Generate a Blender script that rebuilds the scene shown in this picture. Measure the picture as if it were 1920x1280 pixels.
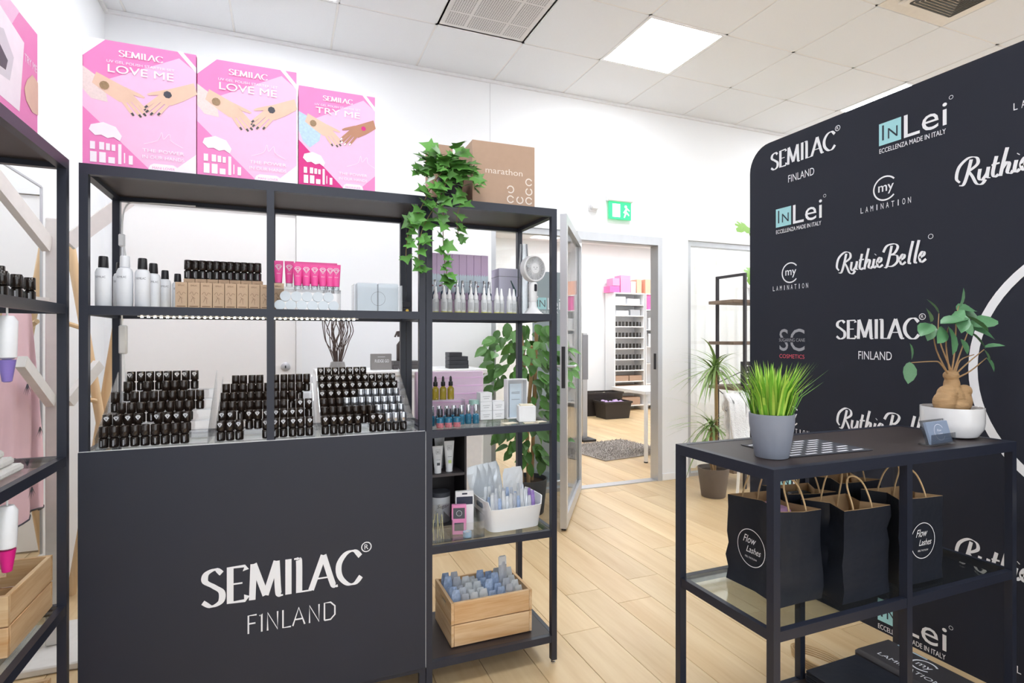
import bpy, bmesh, math, random
from mathutils import Vector, Matrix
for o in list(bpy.data.objects): bpy.data.objects.remove(o)
SC = bpy.context.scene; COL = SC.collection
R = math.radians; PI = math.pi
# ---------------------------------------------------------------- camera, world, exposure
cd = bpy.data.cameras.new('camera'); cam = bpy.data.objects.new('camera', cd); COL.objects.link(cam)
cam.location = (0, 0, 1.25); cam.rotation_euler = (R(90), 0, R(-22.2))
cd.sensor_width = 36; cd.lens = 36*1055/1920; cd.shift_y = -5/1920; cd.clip_start = .05
SC.camera = cam
w = bpy.data.worlds.new('world'); SC.world = w; w.use_nodes = True
w.node_tree.nodes['Background'].inputs[0].default_value = (.93, .97, 1, 1)
w.node_tree.nodes['Background'].inputs[1].default_value = 1.2
SC.view_settings.view_transform = 'Standard'; SC.view_settings.look = 'None'
SC.view_settings.exposure = 0.68; SC.view_settings.gamma = 1; SC.view_settings.use_curve_mapping = False
PANEL_EMIT = 14.0
# ---------------------------------------------------------------- materials
MATS = {}
def srgb(c):
    if isinstance(c, str):
        c = [int(c[i:i+2], 16)/255 for i in (0, 2, 4)]
    return tuple((x/12.92 if x <= .04045 else ((x+.055)/1.055)**2.4) for x in c) + (1,)
def M(name, col, rough=.5, metal=0, var=.06, scale=30, bump=0, spec=.5, coat=0, emit=0, stretch=(1, 1, 1), trans=0, objvar=0):
    """procedural principled material: colour broken up by a noise, optional bump"""
    if name in MATS: return MATS[name]
    m = bpy.data.materials.new(name); m.use_nodes = True; MATS[name] = m
    nt = m.node_tree; b = nt.nodes['Principled BSDF']; c = srgb(col)
    tc = nt.nodes.new('ShaderNodeTexCoord'); mp = nt.nodes.new('ShaderNodeMapping'); nz = nt.nodes.new('ShaderNodeTexNoise')
    mp.inputs['Scale'].default_value = stretch; nz.inputs['Scale'].default_value = scale; nz.inputs['Detail'].default_value = 3
    nt.links.new(tc.outputs['Object'], mp.inputs[0]); nt.links.new(mp.outputs[0], nz.inputs['Vector'])
    mx = nt.nodes.new('ShaderNodeMix'); mx.data_type = 'RGBA'
    mx.inputs[6].default_value = tuple(min(1, x*(1-var)) for x in c[:3])+(1,); mx.inputs[7].default_value = tuple(min(1, x*(1+var)) for x in c[:3])+(1,)
    nt.links.new(nz.outputs[0], mx.inputs[0]); out = mx.outputs[2]
    if objvar:
        oi = nt.nodes.new('ShaderNodeObjectInfo'); hs = nt.nodes.new('ShaderNodeHueSaturation'); mr = nt.nodes.new('ShaderNodeMapRange')
        mr.inputs[3].default_value = 1-objvar; mr.inputs[4].default_value = 1+objvar
        nt.links.new(oi.outputs['Random'], mr.inputs[0]); nt.links.new(mr.outputs[0], hs.inputs['Value']); nt.links.new(out, hs.inputs['Color']); out = hs.outputs[0]
    nt.links.new(out, b.inputs['Base Color'])
    b.inputs['Roughness'].default_value = rough; b.inputs['Metallic'].default_value = metal
    b.inputs['Specular IOR Level'].default_value = spec; b.inputs['Coat Weight'].default_value = coat
    b.inputs['Transmission Weight'].default_value = trans
    if emit:
        b.inputs['Emission Color'].default_value = c; b.inputs['Emission Strength'].default_value = emit
    if bump:
        bp = nt.nodes.new('ShaderNodeBump'); bp.inputs['Strength'].default_value = bump; bp.inputs['Distance'].default_value = .01
        nt.links.new(nz.outputs[0], bp.inputs['Height']); nt.links.new(bp.outputs[0], b.inputs['Normal'])
    return m
def clear(name, tint=(1, 1, 1), base=.04, top=.5, rough=.02):
    """thin clear sheet: see-through with fresnel gloss"""
    if name in MATS: return MATS[name]
    m = bpy.data.materials.new(name); m.use_nodes = True; MATS[name] = m
    nt = m.node_tree; nt.nodes.remove(nt.nodes['Principled BSDF']); out = nt.nodes['Material Output']
    t = nt.nodes.new('ShaderNodeBsdfTransparent'); t.inputs[0].default_value = (*tint, 1)
    g = nt.nodes.new('ShaderNodeBsdfGlossy'); g.inputs['Roughness'].default_value = rough
    lw = nt.nodes.new('ShaderNodeLayerWeight'); lw.inputs[0].default_value = .25
    mr = nt.nodes.new('ShaderNodeMapRange'); mr.inputs[3].default_value = base; mr.inputs[4].default_value = top
    mx = nt.nodes.new('ShaderNodeMixShader')
    nt.links.new(lw.outputs['Fresnel'], mr.inputs[0]); nt.links.new(mr.outputs[0], mx.inputs[0])
    nt.links.new(t.outputs[0], mx.inputs[1]); nt.links.new(g.outputs[0], mx.inputs[2]); nt.links.new(mx.outputs[0], out.inputs[0])
    return m
def woodmat(name, c0, c1, axis='Y', rough=.45, objvar=.1, scale=9):
    """grained wood, streaks along one object axis, tone per object"""
    if name in MATS: return MATS[name]
    m = bpy.data.materials.new(name); m.use_nodes = True; MATS[name] = m
    nt = m.node_tree; b = nt.nodes['Principled BSDF']; N = nt.nodes.new; L = nt.links.new
    tc = N('ShaderNodeTexCoord'); oi = N('ShaderNodeObjectInfo'); ad = N('ShaderNodeVectorMath'); cb = N('ShaderNodeCombineXYZ'); mu = N('ShaderNodeMath'); mu.operation = 'MULTIPLY'; mu.inputs[1].default_value = 37
    L(oi.outputs['Random'], mu.inputs[0])
    for k in range(3): L(mu.outputs[0], cb.inputs[k])
    L(tc.outputs['Object'], ad.inputs[0]); L(cb.outputs[0], ad.inputs[1])
    mp = N('ShaderNodeMapping'); st = {'X': (.08, 1, 1), 'Y': (1, .08, 1), 'Z': (1, 1, .08)}[axis]; mp.inputs['Scale'].default_value = st
    L(ad.outputs[0], mp.inputs[0])
    n1 = N('ShaderNodeTexNoise'); n1.inputs['Scale'].default_value = scale; n1.inputs['Detail'].default_value = 4; n1.inputs['Distortion'].default_value = .8
    n2 = N('ShaderNodeTexNoise'); n2.inputs['Scale'].default_value = scale*9; n2.inputs['Detail'].default_value = 2
    L(mp.outputs[0], n1.inputs['Vector']); L(mp.outputs[0], n2.inputs['Vector'])
    av = N('ShaderNodeMath'); av.operation = 'MULTIPLY_ADD'; av.inputs[1].default_value = .3; L(n2.outputs[0], av.inputs[0]); L(n1.outputs[0], av.inputs[2])
    rp = N('ShaderNodeMapRange'); rp.inputs[1].default_value = .42; rp.inputs[2].default_value = .9; L(av.outputs[0], rp.inputs[0])
    mx = N('ShaderNodeMix'); mx.data_type = 'RGBA'; mx.inputs[6].default_value = srgb(c0); mx.inputs[7].default_value = srgb(c1); L(rp.outputs[0], mx.inputs[0])
    hs = N('ShaderNodeHueSaturation'); mr = N('ShaderNodeMapRange'); mr.inputs[3].default_value = 1-objvar; mr.inputs[4].default_value = 1+objvar
    L(oi.outputs['Random'], mr.inputs[0]); L(mr.outputs[0], hs.inputs['Value']); L(mx.outputs[2], hs.inputs['Color']); L(hs.outputs[0], b.inputs['Base Color'])
    b.inputs['Roughness'].default_value = rough
    return m
# ---------------------------------------------------------------- mesh building
class MB:
    def __init__(s): s.v = []; s.f = []; s.m = []
    def add(s, vs, fs, mi=0, mat=None):
        n = len(s.v)
        s.v += [tuple(mat @ Vector(p)) for p in vs] if mat else [tuple(p) for p in vs]
        s.f += [tuple(i+n for i in f) for f in fs]; s.m += [mi]*len(fs); return s
    def box(s, x0, y0, z0, x1, y1, z1, mi=0, mat=None, taper=1):
        cx, cy = (x0+x1)/2, (y0+y1)/2
        t = lambda x, y: (cx+(x-cx)*taper, cy+(y-cy)*taper)
        vs = [(*t(x0, y0), z0), (*t(x1, y0), z0), (*t(x1, y1), z0), (*t(x0, y1), z0), (x0, y0, z1), (x1, y0, z1), (x1, y1, z1), (x0, y1, z1)]
        return s.add(vs, [(3, 2, 1, 0), (4, 5, 6, 7), (0, 1, 5, 4), (1, 2, 6, 5), (2, 3, 7, 6), (3, 0, 4, 7)], mi, mat)
    def cbox(s, x0, y0, z0, x1, y1, z1, c=.002, mi=0, mat=None):
        """box with chamfered edges"""
        bm = bmesh.new(); pts = []
        for i, X in enumerate((x0, x1)):
            for j, Y in enumerate((y0, y1)):
                for k, Z in enumerate((z0, z1)):
                    a, b_, d = (c, -c)[i], (c, -c)[j], (c, -c)[k]
                    pts += [(X, Y+b_, Z+d), (X+a, Y, Z+d), (X+a, Y+b_, Z)]
        for p in pts: bm.verts.new(p)
        bmesh.ops.convex_hull(bm, input=bm.verts); bmesh.ops.dissolve_limit(bm, angle_limit=.02, verts=bm.verts, edges=bm.edges)
        bm.verts.index_update(); s.add([v.co for v in bm.verts], [tuple(v.index for v in f.verts) for f in bm.faces], mi, mat); bm.free(); return s
    def lathe(s, prof, seg=16, c=(0, 0, 0), mi=0, mat=None, sy=1):
        """profile [(r,z)...] about z; ends closed"""
        vs = []; fs = []
        for r, z in prof:
            for k in range(seg):
                a = 2*PI*k/seg; vs.append((c[0]+r*math.cos(a), c[1]+r*math.sin(a)*sy, c[2]+z))
        for i in range(len(prof)-1):
            for k in range(seg):
                k2 = (k+1) % seg; fs.append((i*seg+k, i*seg+k2, (i+1)*seg+k2, (i+1)*seg+k))
        fs.append(tuple(range(seg))[::-1]); fs.append(tuple((len(prof)-1)*seg+k for k in range(seg)))
        return s.add(vs, fs, mi, mat)
    def tube(s, path, r, seg=6, mi=0, mat=None, closed=False):
        """round tube along points; r number or list"""
        P = [Vector(p) for p in path]; n = len(P); vs = []; fs = []; up = None
        for i, p in enumerate(P):
            d = (P[min(i+1, n-1)]-P[max(i-1, 0)]); d = d.normalized() if d.length > 1e-9 else Vector((0, 0, 1))
            if up is None: up = Vector((0, 0, 1)) if abs(d.z) < .9 else Vector((1, 0, 0))
            a = d.cross(up).normalized(); b = a.cross(d).normalized(); up = b
            rr = r[i] if isinstance(r, (list, tuple)) else r
            for k in range(seg):
                t = 2*PI*k/seg; vs.append(p+a*math.cos(t)*rr+b*math.sin(t)*rr)
        for i in range(n-1):
            for k in range(seg):
                k2 = (k+1) % seg; fs.append((i*seg+k, i*seg+k2, (i+1)*seg+k2, (i+1)*seg+k))
        fs.append(tuple(range(seg))[::-1]); fs.append(tuple((n-1)*seg+k for k in range(seg)))
        return s.add(vs, fs, mi, mat)
    def bar(s, a, b, w, h=None, mi=0, mat=None):
        """rectangular bar from a to b"""
        a, b = Vector(a), Vector(b); d = (b-a).normalized(); h = h or w
        up = Vector((0, 0, 1)) if abs(d.z) < .95 else Vector((0, 1, 0))
        x = d.cross(up).normalized()*w/2; y = x.cross(d).normalized()*h/2
        vs = [a-x-y, a+x-y, a+x+y, a-x+y, b-x-y, b+x-y, b+x+y, b-x+y]
        return s.add(vs, [(0, 1, 2, 3), (7, 6, 5, 4), (0, 4, 5, 1), (1, 5, 6, 2), (2, 6, 7, 3), (3, 7, 4, 0)], mi, mat)
    def prism(s, pts, y0, y1, mi=0, mat=None):
        """outline in x,z pushed through y"""
        n = len(pts); vs = [(x, y0, z) for x, z in pts]+[(x, y1, z) for x, z in pts]
        fs = [tuple(range(n)), tuple(range(2*n-1, n-1, -1))]+[(i+n, (i+1) % n+n, (i+1) % n, i) for i in range(n)]
        return s.add(vs, fs, mi, mat)
    def hprism(s, pts, z0, z1, mi=0, mat=None):
        n = len(pts); vs = [(x, y, z0) for x, y in pts]+[(x, y, z1) for x, y in pts]
        fs = [tuple(range(n-1, -1, -1)), tuple(range(n, 2*n))]+[(i, (i+1) % n, (i+1) % n+n, i+n) for i in range(n)]
        return s.add(vs, fs, mi, mat)
    def ball(s, c, r, su=12, sv=8, mi=0, sc=(1, 1, 1), mat=None):
        prof = [(math.sin(PI*i/sv), -math.cos(PI*i/sv)) for i in range(sv+1)]; vs = []; fs = []
        for q, z in prof:
            for k in range(su):
                a = 2*PI*k/su; vs.append((c[0]+r*sc[0]*q*math.cos(a), c[1]+r*sc[1]*q*math.sin(a), c[2]+r*sc[2]*z))
        for i in range(sv):
            for k in range(su):
                k2 = (k+1) % su; fs.append((i*su+k, i*su+k2, (i+1)*su+k2, (i+1)*su+k))
        return s.add(vs, fs, mi, mat)
    def mesh(s, name, mats):
        me = bpy.data.meshes.new(name); me.from_pydata(s.v, [], s.f)
        for m in (mats if isinstance(mats, (list, tuple)) else [mats]): me.materials.append(m)
        me.polygons.foreach_set('material_index', s.m)
        me.polygons.foreach_set('use_smooth', [True]*len(s.f)); me.validate(); me.set_sharp_from_angle(angle=R(38)); me.update()
        return me
def link(o, parent=None, loc=None, rz=None, rot=None):
    COL.objects.link(o)
    if parent: o.parent = parent
    if loc is not None: o.location = loc
    if rz is not None: o.rotation_euler = (0, 0, rz)
    if rot is not None: o.rotation_euler = rot
    return o
def obj(name, mb, mats, parent=None, loc=None, rz=None, rot=None):
    me = mb if isinstance(mb, bpy.types.Mesh) else mb.mesh(name, mats)
    return link(bpy.data.objects.new(name, me), parent, loc, rz, rot)
def tag(o, label, cat, group=None, kind=None):
    o['label'] = label; o['category'] = cat
    if group: o['group'] = group
    if kind: o['kind'] = kind
    return o
def thing(name, label, cat, loc=(0, 0, 0), rz=0, group=None):
    return tag(link(bpy.data.objects.new(name, None), None, loc, rz), label, cat, group)
def struct(name, mb, mats, **k):
    o = obj(name, mb, mats, **k); o['kind'] = 'structure'; return o
def copy_tree(o, parent=None, loc=None, rz=None, label=None, group=None):
    c = o.copy(); COL.objects.link(c); c.parent = parent
    if loc is not None: c.location = loc
    if rz is not None: c.rotation_euler = (0, 0, rz)
    if label: c['label'] = label
    if group: c['group'] = group
    for ch in o.children: copy_tree(ch, c)
    return c
# ---------------------------------------------------------------- flat print (lettering, logos)
_tc = {}
def text2d(t):
    if t not in _tc:
        cu = bpy.data.curves.new('t', 'FONT'); cu.body = t; cu.resolution_u = 3
        o = bpy.data.objects.new('t', cu); COL.objects.link(o)
        me = bpy.data.meshes.new_from_object(o.evaluated_get(bpy.context.evaluated_depsgraph_get()))
        vs = [(v.co.x, v.co.y) for v in me.vertices]; fs = [tuple(p.vertices) for p in me.polygons]
        bpy.data.objects.remove(o); bpy.data.meshes.remove(me); _tc[t] = (vs, fs)
    return _tc[t]
def smooth(pts, n=6):
    """catmull-rom through points"""
    if len(pts) < 3: return pts
    P = [pts[0]]+list(pts)+[pts[-1]]; out = []
    for i in range(1, len(P)-2):
        for k in range(n):
            t = k/n; q = []
            for d in range(len(pts[0])):
                a, b, c, e = P[i-1][d], P[i][d], P[i+1][d], P[i+2][d]
                q.append(.5*(2*b+(c-a)*t+(2*a-5*b+4*c-e)*t*t+(3*b-a-3*c+e)*t**3))
            out.append(tuple(q))
    return out+[tuple(pts[-1])]
def ribbon(pts, nib, ang, mn):
    """broad-pen stroke: thick across the nib, thin along it"""
    n = len(pts); L = []; Rr = []
    for i in range(n):
        a, b = pts[max(i-1, 0)], pts[min(i+1, n-1)]; dx, dy = b[0]-a[0], b[1]-a[1]; l = math.hypot(dx, dy) or 1; dx /= l; dy /= l
        h = (mn+nib*abs(dx*math.sin(ang)-dy*math.cos(ang)))/2
        L.append((pts[i][0]-dy*h, pts[i][1]+dx*h)); Rr.append((pts[i][0]+dy*h, pts[i][1]-dx*h))
    return L+Rr, [(i, i+1, n+i+1, n+i) for i in range(n-1)]
def arc(cx, cy, r, a0, a1, n=28, ry=None):
    return [(cx+r*math.cos(R(a0+(a1-a0)*i/n)), cy+(ry or r)*math.sin(R(a0+(a1-a0)*i/n))) for i in range(n+1)]
SER = {  # roman capitals with pen contrast: (advance, [strokes])  's' = smoothed
 'S': (.62, [('s', [(.52, .86), (.36, .99), (.13, .9), (.1, .7), (.32, .53), (.52, .35), (.5, .1), (.26, 0), (.04, .14)])]),
 'E': (.6, [('l', [(.12, 0), (.12, 1)]), ('l', [(.04, .98), (.5, .98), (.53, .86)]), ('l', [(.12, .52), (.44, .52)]), ('l', [(.12, .02), (.5, .02), (.56, .16)])]),
 'M': (.95, [('l', [(.1, 0), (.14, 1)]), ('l', [(.14, 1), (.46, .08)]), ('l', [(.46, .08), (.76, 1)]), ('s', [(.76, 1), (.8, .2), (.84, .03), (.94, .01)])]),
 'I': (.3, [('l', [(.14, 0), (.14, 1)])]),
 'L': (.42, [('s', [(0, .98), (.1, .97), (.14, .85), (.14, 0)]), ('l', [(.14, .02), (.5, .02)])]),
 'A': (.78, [('l', [(.06, .02), (.42, .98)]), ('s', [(.42, .98), (.66, .2), (.74, .03), (.84, .03)]), ('l', [(.2, .32), (.58, .32)])]),
 'C': (.8, [('s', [(.74, .8), (.56, .98), (.3, .93), (.1, .65), (.12, .3), (.34, .04), (.58, .02), (.76, .2)])]),
}
def ser_word(word):
    out = []; x = 0
    for ch in word:
        adv, st = SER[ch]
        for k, p in st: out.append([(x+a, b) for a, b in (smooth(p) if k == 's' else p)])
        x += adv
    return out, x
SEM, SEMW = ser_word('SEMILAC')
RB = [smooth(p, 7) for p in (   # the flowing script word, x-height about .45
    [(.12, .1), (.0, .3), (.1, .72), (.42, .98), (.7, .92), (.74, .68), (.5, .5), (.36, .48)], [(.52, .9), (.4, .4), (.26, .0), (.1, -.02)],
    [(.4, .5), (.55, .25), (.7, -.08), (.88, -.14), (1.0, .0)], [(.82, .45), (.78, .12), (.88, .02), (1.04, .2), (1.1, .45)], [(1.1, .45), (1.06, .1), (1.16, .02)],
    [(1.36, .78), (1.24, .2), (1.3, .02), (1.42, .08)], [(1.2, .48), (1.46, .5)], [(1.7, 1.0), (1.58, .5), (1.48, .0)], [(1.53, .25), (1.68, .45), (1.76, .38), (1.7, .1), (1.8, .02), (1.88, .1)],
    [(1.98, .45), (1.92, .12), (1.98, .02), (2.08, .1)], [(2.03, .64), (2.05, .66)], [(2.12, .22), (2.3, .3), (2.32, .44), (2.22, .46), (2.12, .25), (2.2, .02), (2.4, .12)],
    [(2.42, .7), (2.6, .98), (2.95, 1.02), (3.1, .86), (2.96, .6), (2.76, .53)], [(2.82, .95), (2.7, .4), (2.58, .0), (2.46, -.02)], [(2.76, .53), (3.06, .46), (3.08, .18), (2.86, .0), (2.6, .02)],
    [(3.2, .22), (3.38, .32), (3.4, .45), (3.3, .46), (3.2, .25), (3.28, .02), (3.46, .12)], [(3.78, 1.02), (3.64, .4), (3.6, .05), (3.7, .03)], [(4.04, 1.02), (3.9, .4), (3.86, .05), (3.96, .03)],
    [(4.06, .22), (4.24, .32), (4.26, .45), (4.16, .46), (4.06, .25), (4.14, .02), (4.34, .14)])]
def decal(name, parent, items, frame, mats, lift=.0006, step=.00015):
    """one flat printed part: frame=(origin, right, up); items give 2-D shapes and a material index"""
    O, ux, uy = (Vector(v) for v in frame); n = ux.cross(uy).normalized(); mb = MB(); z = lift
    for it in items:
        k = it[0]
        if k == 'poly': sets = [(it[1], [tuple(range(len(it[1])))])]; mi = it[2]
        elif k == 'text':
            _, t, x, y, h, mi = it[:6]; op = it[6] if len(it) > 6 else {}
            vs, fs = text2d(t); sx = op.get('sx', 1)*h/.69; sy = h/.69; sh = op.get('shear', 0)
            if not vs: continue
            x0 = min(v[0] for v in vs); x1 = max(v[0] for v in vs); wd = (x1-x0)*sx
            if 'w' in op: sx *= op['w']/wd; wd = op['w']
            off = {'l': 0, 'c': wd/2, 'r': wd}[op.get('al', 'c')]
            sets = [([(x-off+(a-x0)*sx+sh*b*sy, y+b*sy) for a, b in vs], fs)]
        elif k == 'pen':
            _, strokes, x, y, sc, mi, nib, ang, mn = it[:9]; sxx = it[9] if len(it) > 9 else 1
            sets = []
            for p in strokes:
                vs, fs = ribbon(p, nib, ang, mn); sets.append(([(x+a*sc*sxx, y+b*sc) for a, b in vs], fs))
        for vs, fs in sets:
            mb.add([O+ux*a+uy*b+n*z for a, b in vs], fs, mi)
            if k == 'pen': z += step*.3
        z += step
    return obj(name, mb, mats, parent)
def semilac(x, y, h, mi, w=None, reg=True):
    """word centred on x, baseline y, cap height h"""
    sx = (w/(SEMW*h)) if w else 1; x0 = x-SEMW*h*sx/2
    it = [('pen', SEM, x0, y, h, mi, .13, 0, .045, sx)]
    if reg:
        xr = x0+SEMW*h*sx+h*.12; it += [('pen', [arc(xr, 0, .13, 0, 360, 16)], 0, y+h*1.08, 1, mi, 0, 0, h*.03)] if False else [('pen', [arc(0, 0, .14, 0, 360, 16)], xr, y+h*1.05, h, mi, 0, 0, .03), ('text', 'R', xr, y+h*.98, h*.15, mi)]
    return it
ORD = ['first', 'second', 'third', 'fourth', 'fifth', 'sixth', 'seventh', 'eighth', 'ninth', 'tenth', 'eleventh', 'twelfth', 'thirteenth', 'fourteenth', 'fifteenth']
# ================================================================ THE ROOM
WALL = M('white_wall_paint', 'f3f4f6', .7, var=.015, scale=4)
CEIL = M('ceiling_tile_white', 'f0f2f5', .85, var=.02, scale=120, bump=.05)
GRID = M('ceiling_grid_white', 'f1efed', .5, var=.02)
ALU = M('brushed_aluminium', 'c4c6ca', .35, .6, var=.05, scale=20, stretch=(1, 1, .05))
WHITE = M('white_gloss', 'f4f4f5', .3, var=.015)
GLASS = clear('clear_glass', (.975, .99, .985), .04, .55)
YB = 4.10; ZC = 3.25; XL = -1.0
FLO = woodmat('oak_plank', 'cfae80', 'e5cca3', 'Y', .38, .07, 7)
floor = struct('floor', MB().box(-1.2, -3, -.05, 8.2, 8.8, -.0085), M('floor_underlay', '8f7350', .8))
rnd = random.Random(5); PW = .19; lens = [1.05, 1.25, 1.45]
pm = []
for L_ in lens: pm.append(MB().cbox(0, 0, -.008, PW-.0016, L_-.0016, 0, .0012).mesh('plank', FLO))
row = 0; x = -1.0
while x < 7.6:
    y = -.9-rnd.random()*1.2
    while y < 8.6:
        k = rnd.randrange(3); L_ = lens[k]
        keep = (y+L_ > .2 and y < 4.2 and x < 4.7) or (y+L_ > 3.9 and 1.0 < x < 7.6)
        if keep: obj('plank', pm[k], None, floor, (x, y, 0))
        y += L_
    x += PW
# walls
mb = MB(); mb.box(XL, YB, 0, -.93, YB+.14, ZC); mb.box(.10, YB, 0, 1.5, YB+.14, ZC); mb.box(-.93, YB, 2.1, .10, YB+.14, ZC)
mb.box(1.5, YB, 2.14, 7.6, YB+.14, ZC); mb.box(3.1, YB, 0, 3.39, YB+.14, 2.14); mb.box(5.2, YB, 0, 7.6, YB+.14, 2.14)
wb = struct('wall_back', mb, WALL)
obj('wall_joint', MB().box(1.488, YB-.0015, 2.14, 1.491, YB+.001, ZC-.02), M('joint_shadow_grey', 'cfcfd2', .8), wb)
struct('wall_left', MB().box(XL-.14, -3, 0, XL, 8.6, ZC), WALL)
struct('wall_backroom', MB().box(XL, 8.6, 0, 7.6, 8.74, ZC), WALL)
struct('wall_right', MB().box(7.6, -3, 0, 7.74, 8.74, ZC), WALL)
struct('baseboard_back', MB().cbox(.12, YB-.012, 0, 1.5, YB, .06, .003).cbox(3.1, YB-.012, 0, 3.39, YB, .06, .003), WHITE)
# ceiling: slab, hung tiles, grid bars
ceil = struct('ceiling', MB().box(XL, -3, ZC+.03, 7.6, 8.6, ZC+.1), M('ceiling_void_grey', 'bdbdbd', .9))
tile = MB().cbox(.006, .006, 0, .594, .594, .02, .003).mesh('ceiling_tile', CEIL)
GX0, GY0 = 2.11, 2.90
LIGHTS = [(a, b) for a in (-4, 0, 4, 8) for b in (-8, -4, 0)]
SPECIAL = {(-2, 0), (2, -2)} | set(LIGHTS)
for i in range(-6, 10):
    for j in range(-10, 2):
        x, y = GX0+.6*i, GY0+.6*j
        if (i, j) in SPECIAL or x > 7.5: continue
        if i == -6:
            if j == -10: edge = MB().cbox(.495, .006, 0, .594, .594, .02, .003).mesh('ceiling_tile', CEIL)
            obj('ceiling_tile', edge, None, ceil, (x, y, ZC))
        else: obj('ceiling_tile', tile, None, ceil, (x, y, ZC))
mb = MB()
for i in range(-5, 10): mb.box(GX0+.6*i-.012, -3, ZC+.004, GX0+.6*i+.012, YB, ZC+.016)
for j in range(-9, 2): mb.box(XL, GY0+.6*j-.012, ZC+.004, 7.6, GY0+.6*j+.012, ZC+.016)
obj('grid_bars', mb, GRID, ceil)
struct('trim_1', MB().box(XL, YB-.02, ZC-.022, 7.6, YB, ZC-.001).box(XL, -3, ZC-.022, XL+.02, YB-.02, ZC-.001), M('edge_trim_white', 'eeeeef', .5))
struct('ceiling_backroom', MB().box(XL, YB+.14, 2.9, 7.6, 8.6, 2.95), WALL)
# ceiling lights (LED panels that fill one tile each)
LEDM = M('led_panel_diffuser', 'f6faff', .4, emit=PANEL_EMIT)
fr = MB().box(.0, 0, 0, .6, .02, .015).box(0, .58, 0, .6, .6, .015).box(0, .02, 0, .02, .58, .015).box(.58, .02, 0, .6, .58, .015).mesh('frame', WHITE)
dif = MB().box(.02, .02, .003, .58, .58, .012).mesh('diffuser', LEDM)
for n, (i, j) in enumerate(LIGHTS):
    lab = {(0, 0): 'bright square LED panel in ceiling above the doorway', (4, 0): 'LED ceiling panel mostly hidden behind top of black backdrop'}.get((i, j), 'square LED ceiling panel outside the picture')
    t = thing('ceiling_light', lab, 'ceiling light', (GX0+.6*i, GY0+.6*j, ZC-.002), 0, 'LED ceiling panels'); obj('frame', fr, None, t); obj('diffuser', dif, None, t)
for n, (x, y) in enumerate(((2.2, 5.0), (3.4, 5.0), (4.6, 5.0), (5.8, 5.0), (3.4, 7.2), (4.6, 7.2), (5.8, 7.2))):  # unseen fill panels, added to make the stock room brighter
    t = thing('ceiling_light', 'unseen LED panel added to brighten the stock room', 'ceiling light', (x, y, 2.884), 0, 'added stock room fill panels'); obj('frame', fr, None, t); obj('diffuser', dif, None, t)
# perforated vent tile
t = thing('ceiling_vent', 'perforated white metal air vent tile in ceiling', 'vent', (GX0-1.2, GY0, ZC))
mb = MB().box(0, 0, .004, .6, .6, .02); obj('panel', mb, M('vent_panel_white', 'e6e3e1', .6), t)
mb = MB(); hx = .0145
for a in range(36):
    for b in range(36):
        if a in (9, 26) or b in (9, 26): continue
        x, y = .045+a*hx, .045+b*hx; mb.add([(x-.0038, y-.0038, .0035), (x-.0038, y+.0038, .0035), (x+.0038, y+.0038, .0035), (x+.0038, y-.0038, .0035)], [(0, 1, 2, 3)])
h = obj('perforations', mb, M('vent_hole_grey', '8f8c8a', .9), t); h['kind'] = 'stuff'
# four-way air diffuser
t = thing('air_diffuser', 'cream square ceiling air diffuser with curved louvres', 'vent', (GX0+1.2, GY0-1.2, ZC))
CRM = M('diffuser_cream', 'efe8dd', .5)
mb = MB().box(0, 0, .0, .6, .6, .012); obj('plate', mb, CRM, t)
mb = MB().cbox(.07, .07, -.022, .53, .53, 0, .01); obj('face', mb, CRM, t)
dk = M('diffuser_gap_dark', '5a5854', .8)
for q in range(4):
    rm = Matrix.Translation((.3, .3, 0)) @ Matrix.Rotation(q*PI/2, 4, 'Z')
    for k in range(8):
        r = .05+k*.019
        obj('louvre', MB().bar((-r, r, -.024), (r, r, -.024), .009, .006, mat=rm), dk if k % 1 == 0 else CRM, t)
obj('sensor_bar', MB().cbox(-.02, .1, -.02, .03, .5, 0, .004), WHITE, t)
# door in the back wall behind the shelving
d = struct('door_1', MB().cbox(-.915, YB+.004, .01, .085, YB+.05, 2.09, .003), M('white_door_leaf', 'f4f2f1', .5, var=.01))
obj('door_frame', MB().box(-.955, YB-.012, 0, -.918, YB-.001, 2.093).box(.088, YB-.012, 0, .125, YB-.001, 2.093).box(-.955, YB-.012, 2.093, .125, YB-.001, 2.13), WHITE, d)
hg = MB().lathe([(.011, 0), (.011, .1)], 8, (-.913, YB-.012, 1.72)).box(-.935, YB-.006, 1.72, -.9, YB+.006, 1.82).mesh('hinge', ALU)
obj('hinge', hg, None, d); obj('hinge', hg, None, d, (0, 0, -.9))
lk = obj('lock', MB().lathe([(.03, 0), (.03, .006), (.024, .01)], 20, mat=Matrix.Translation((.02, YB+.004, 1.06)) @ Matrix.Rotation(PI/2, 4, 'X')), ALU, d)
obj('keyhole', MB().box(.016, YB-.0075, 1.052, .024, YB-.005, 1.07), M('dark_metal', '3a3a3e', .4, .5), lk)
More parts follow.
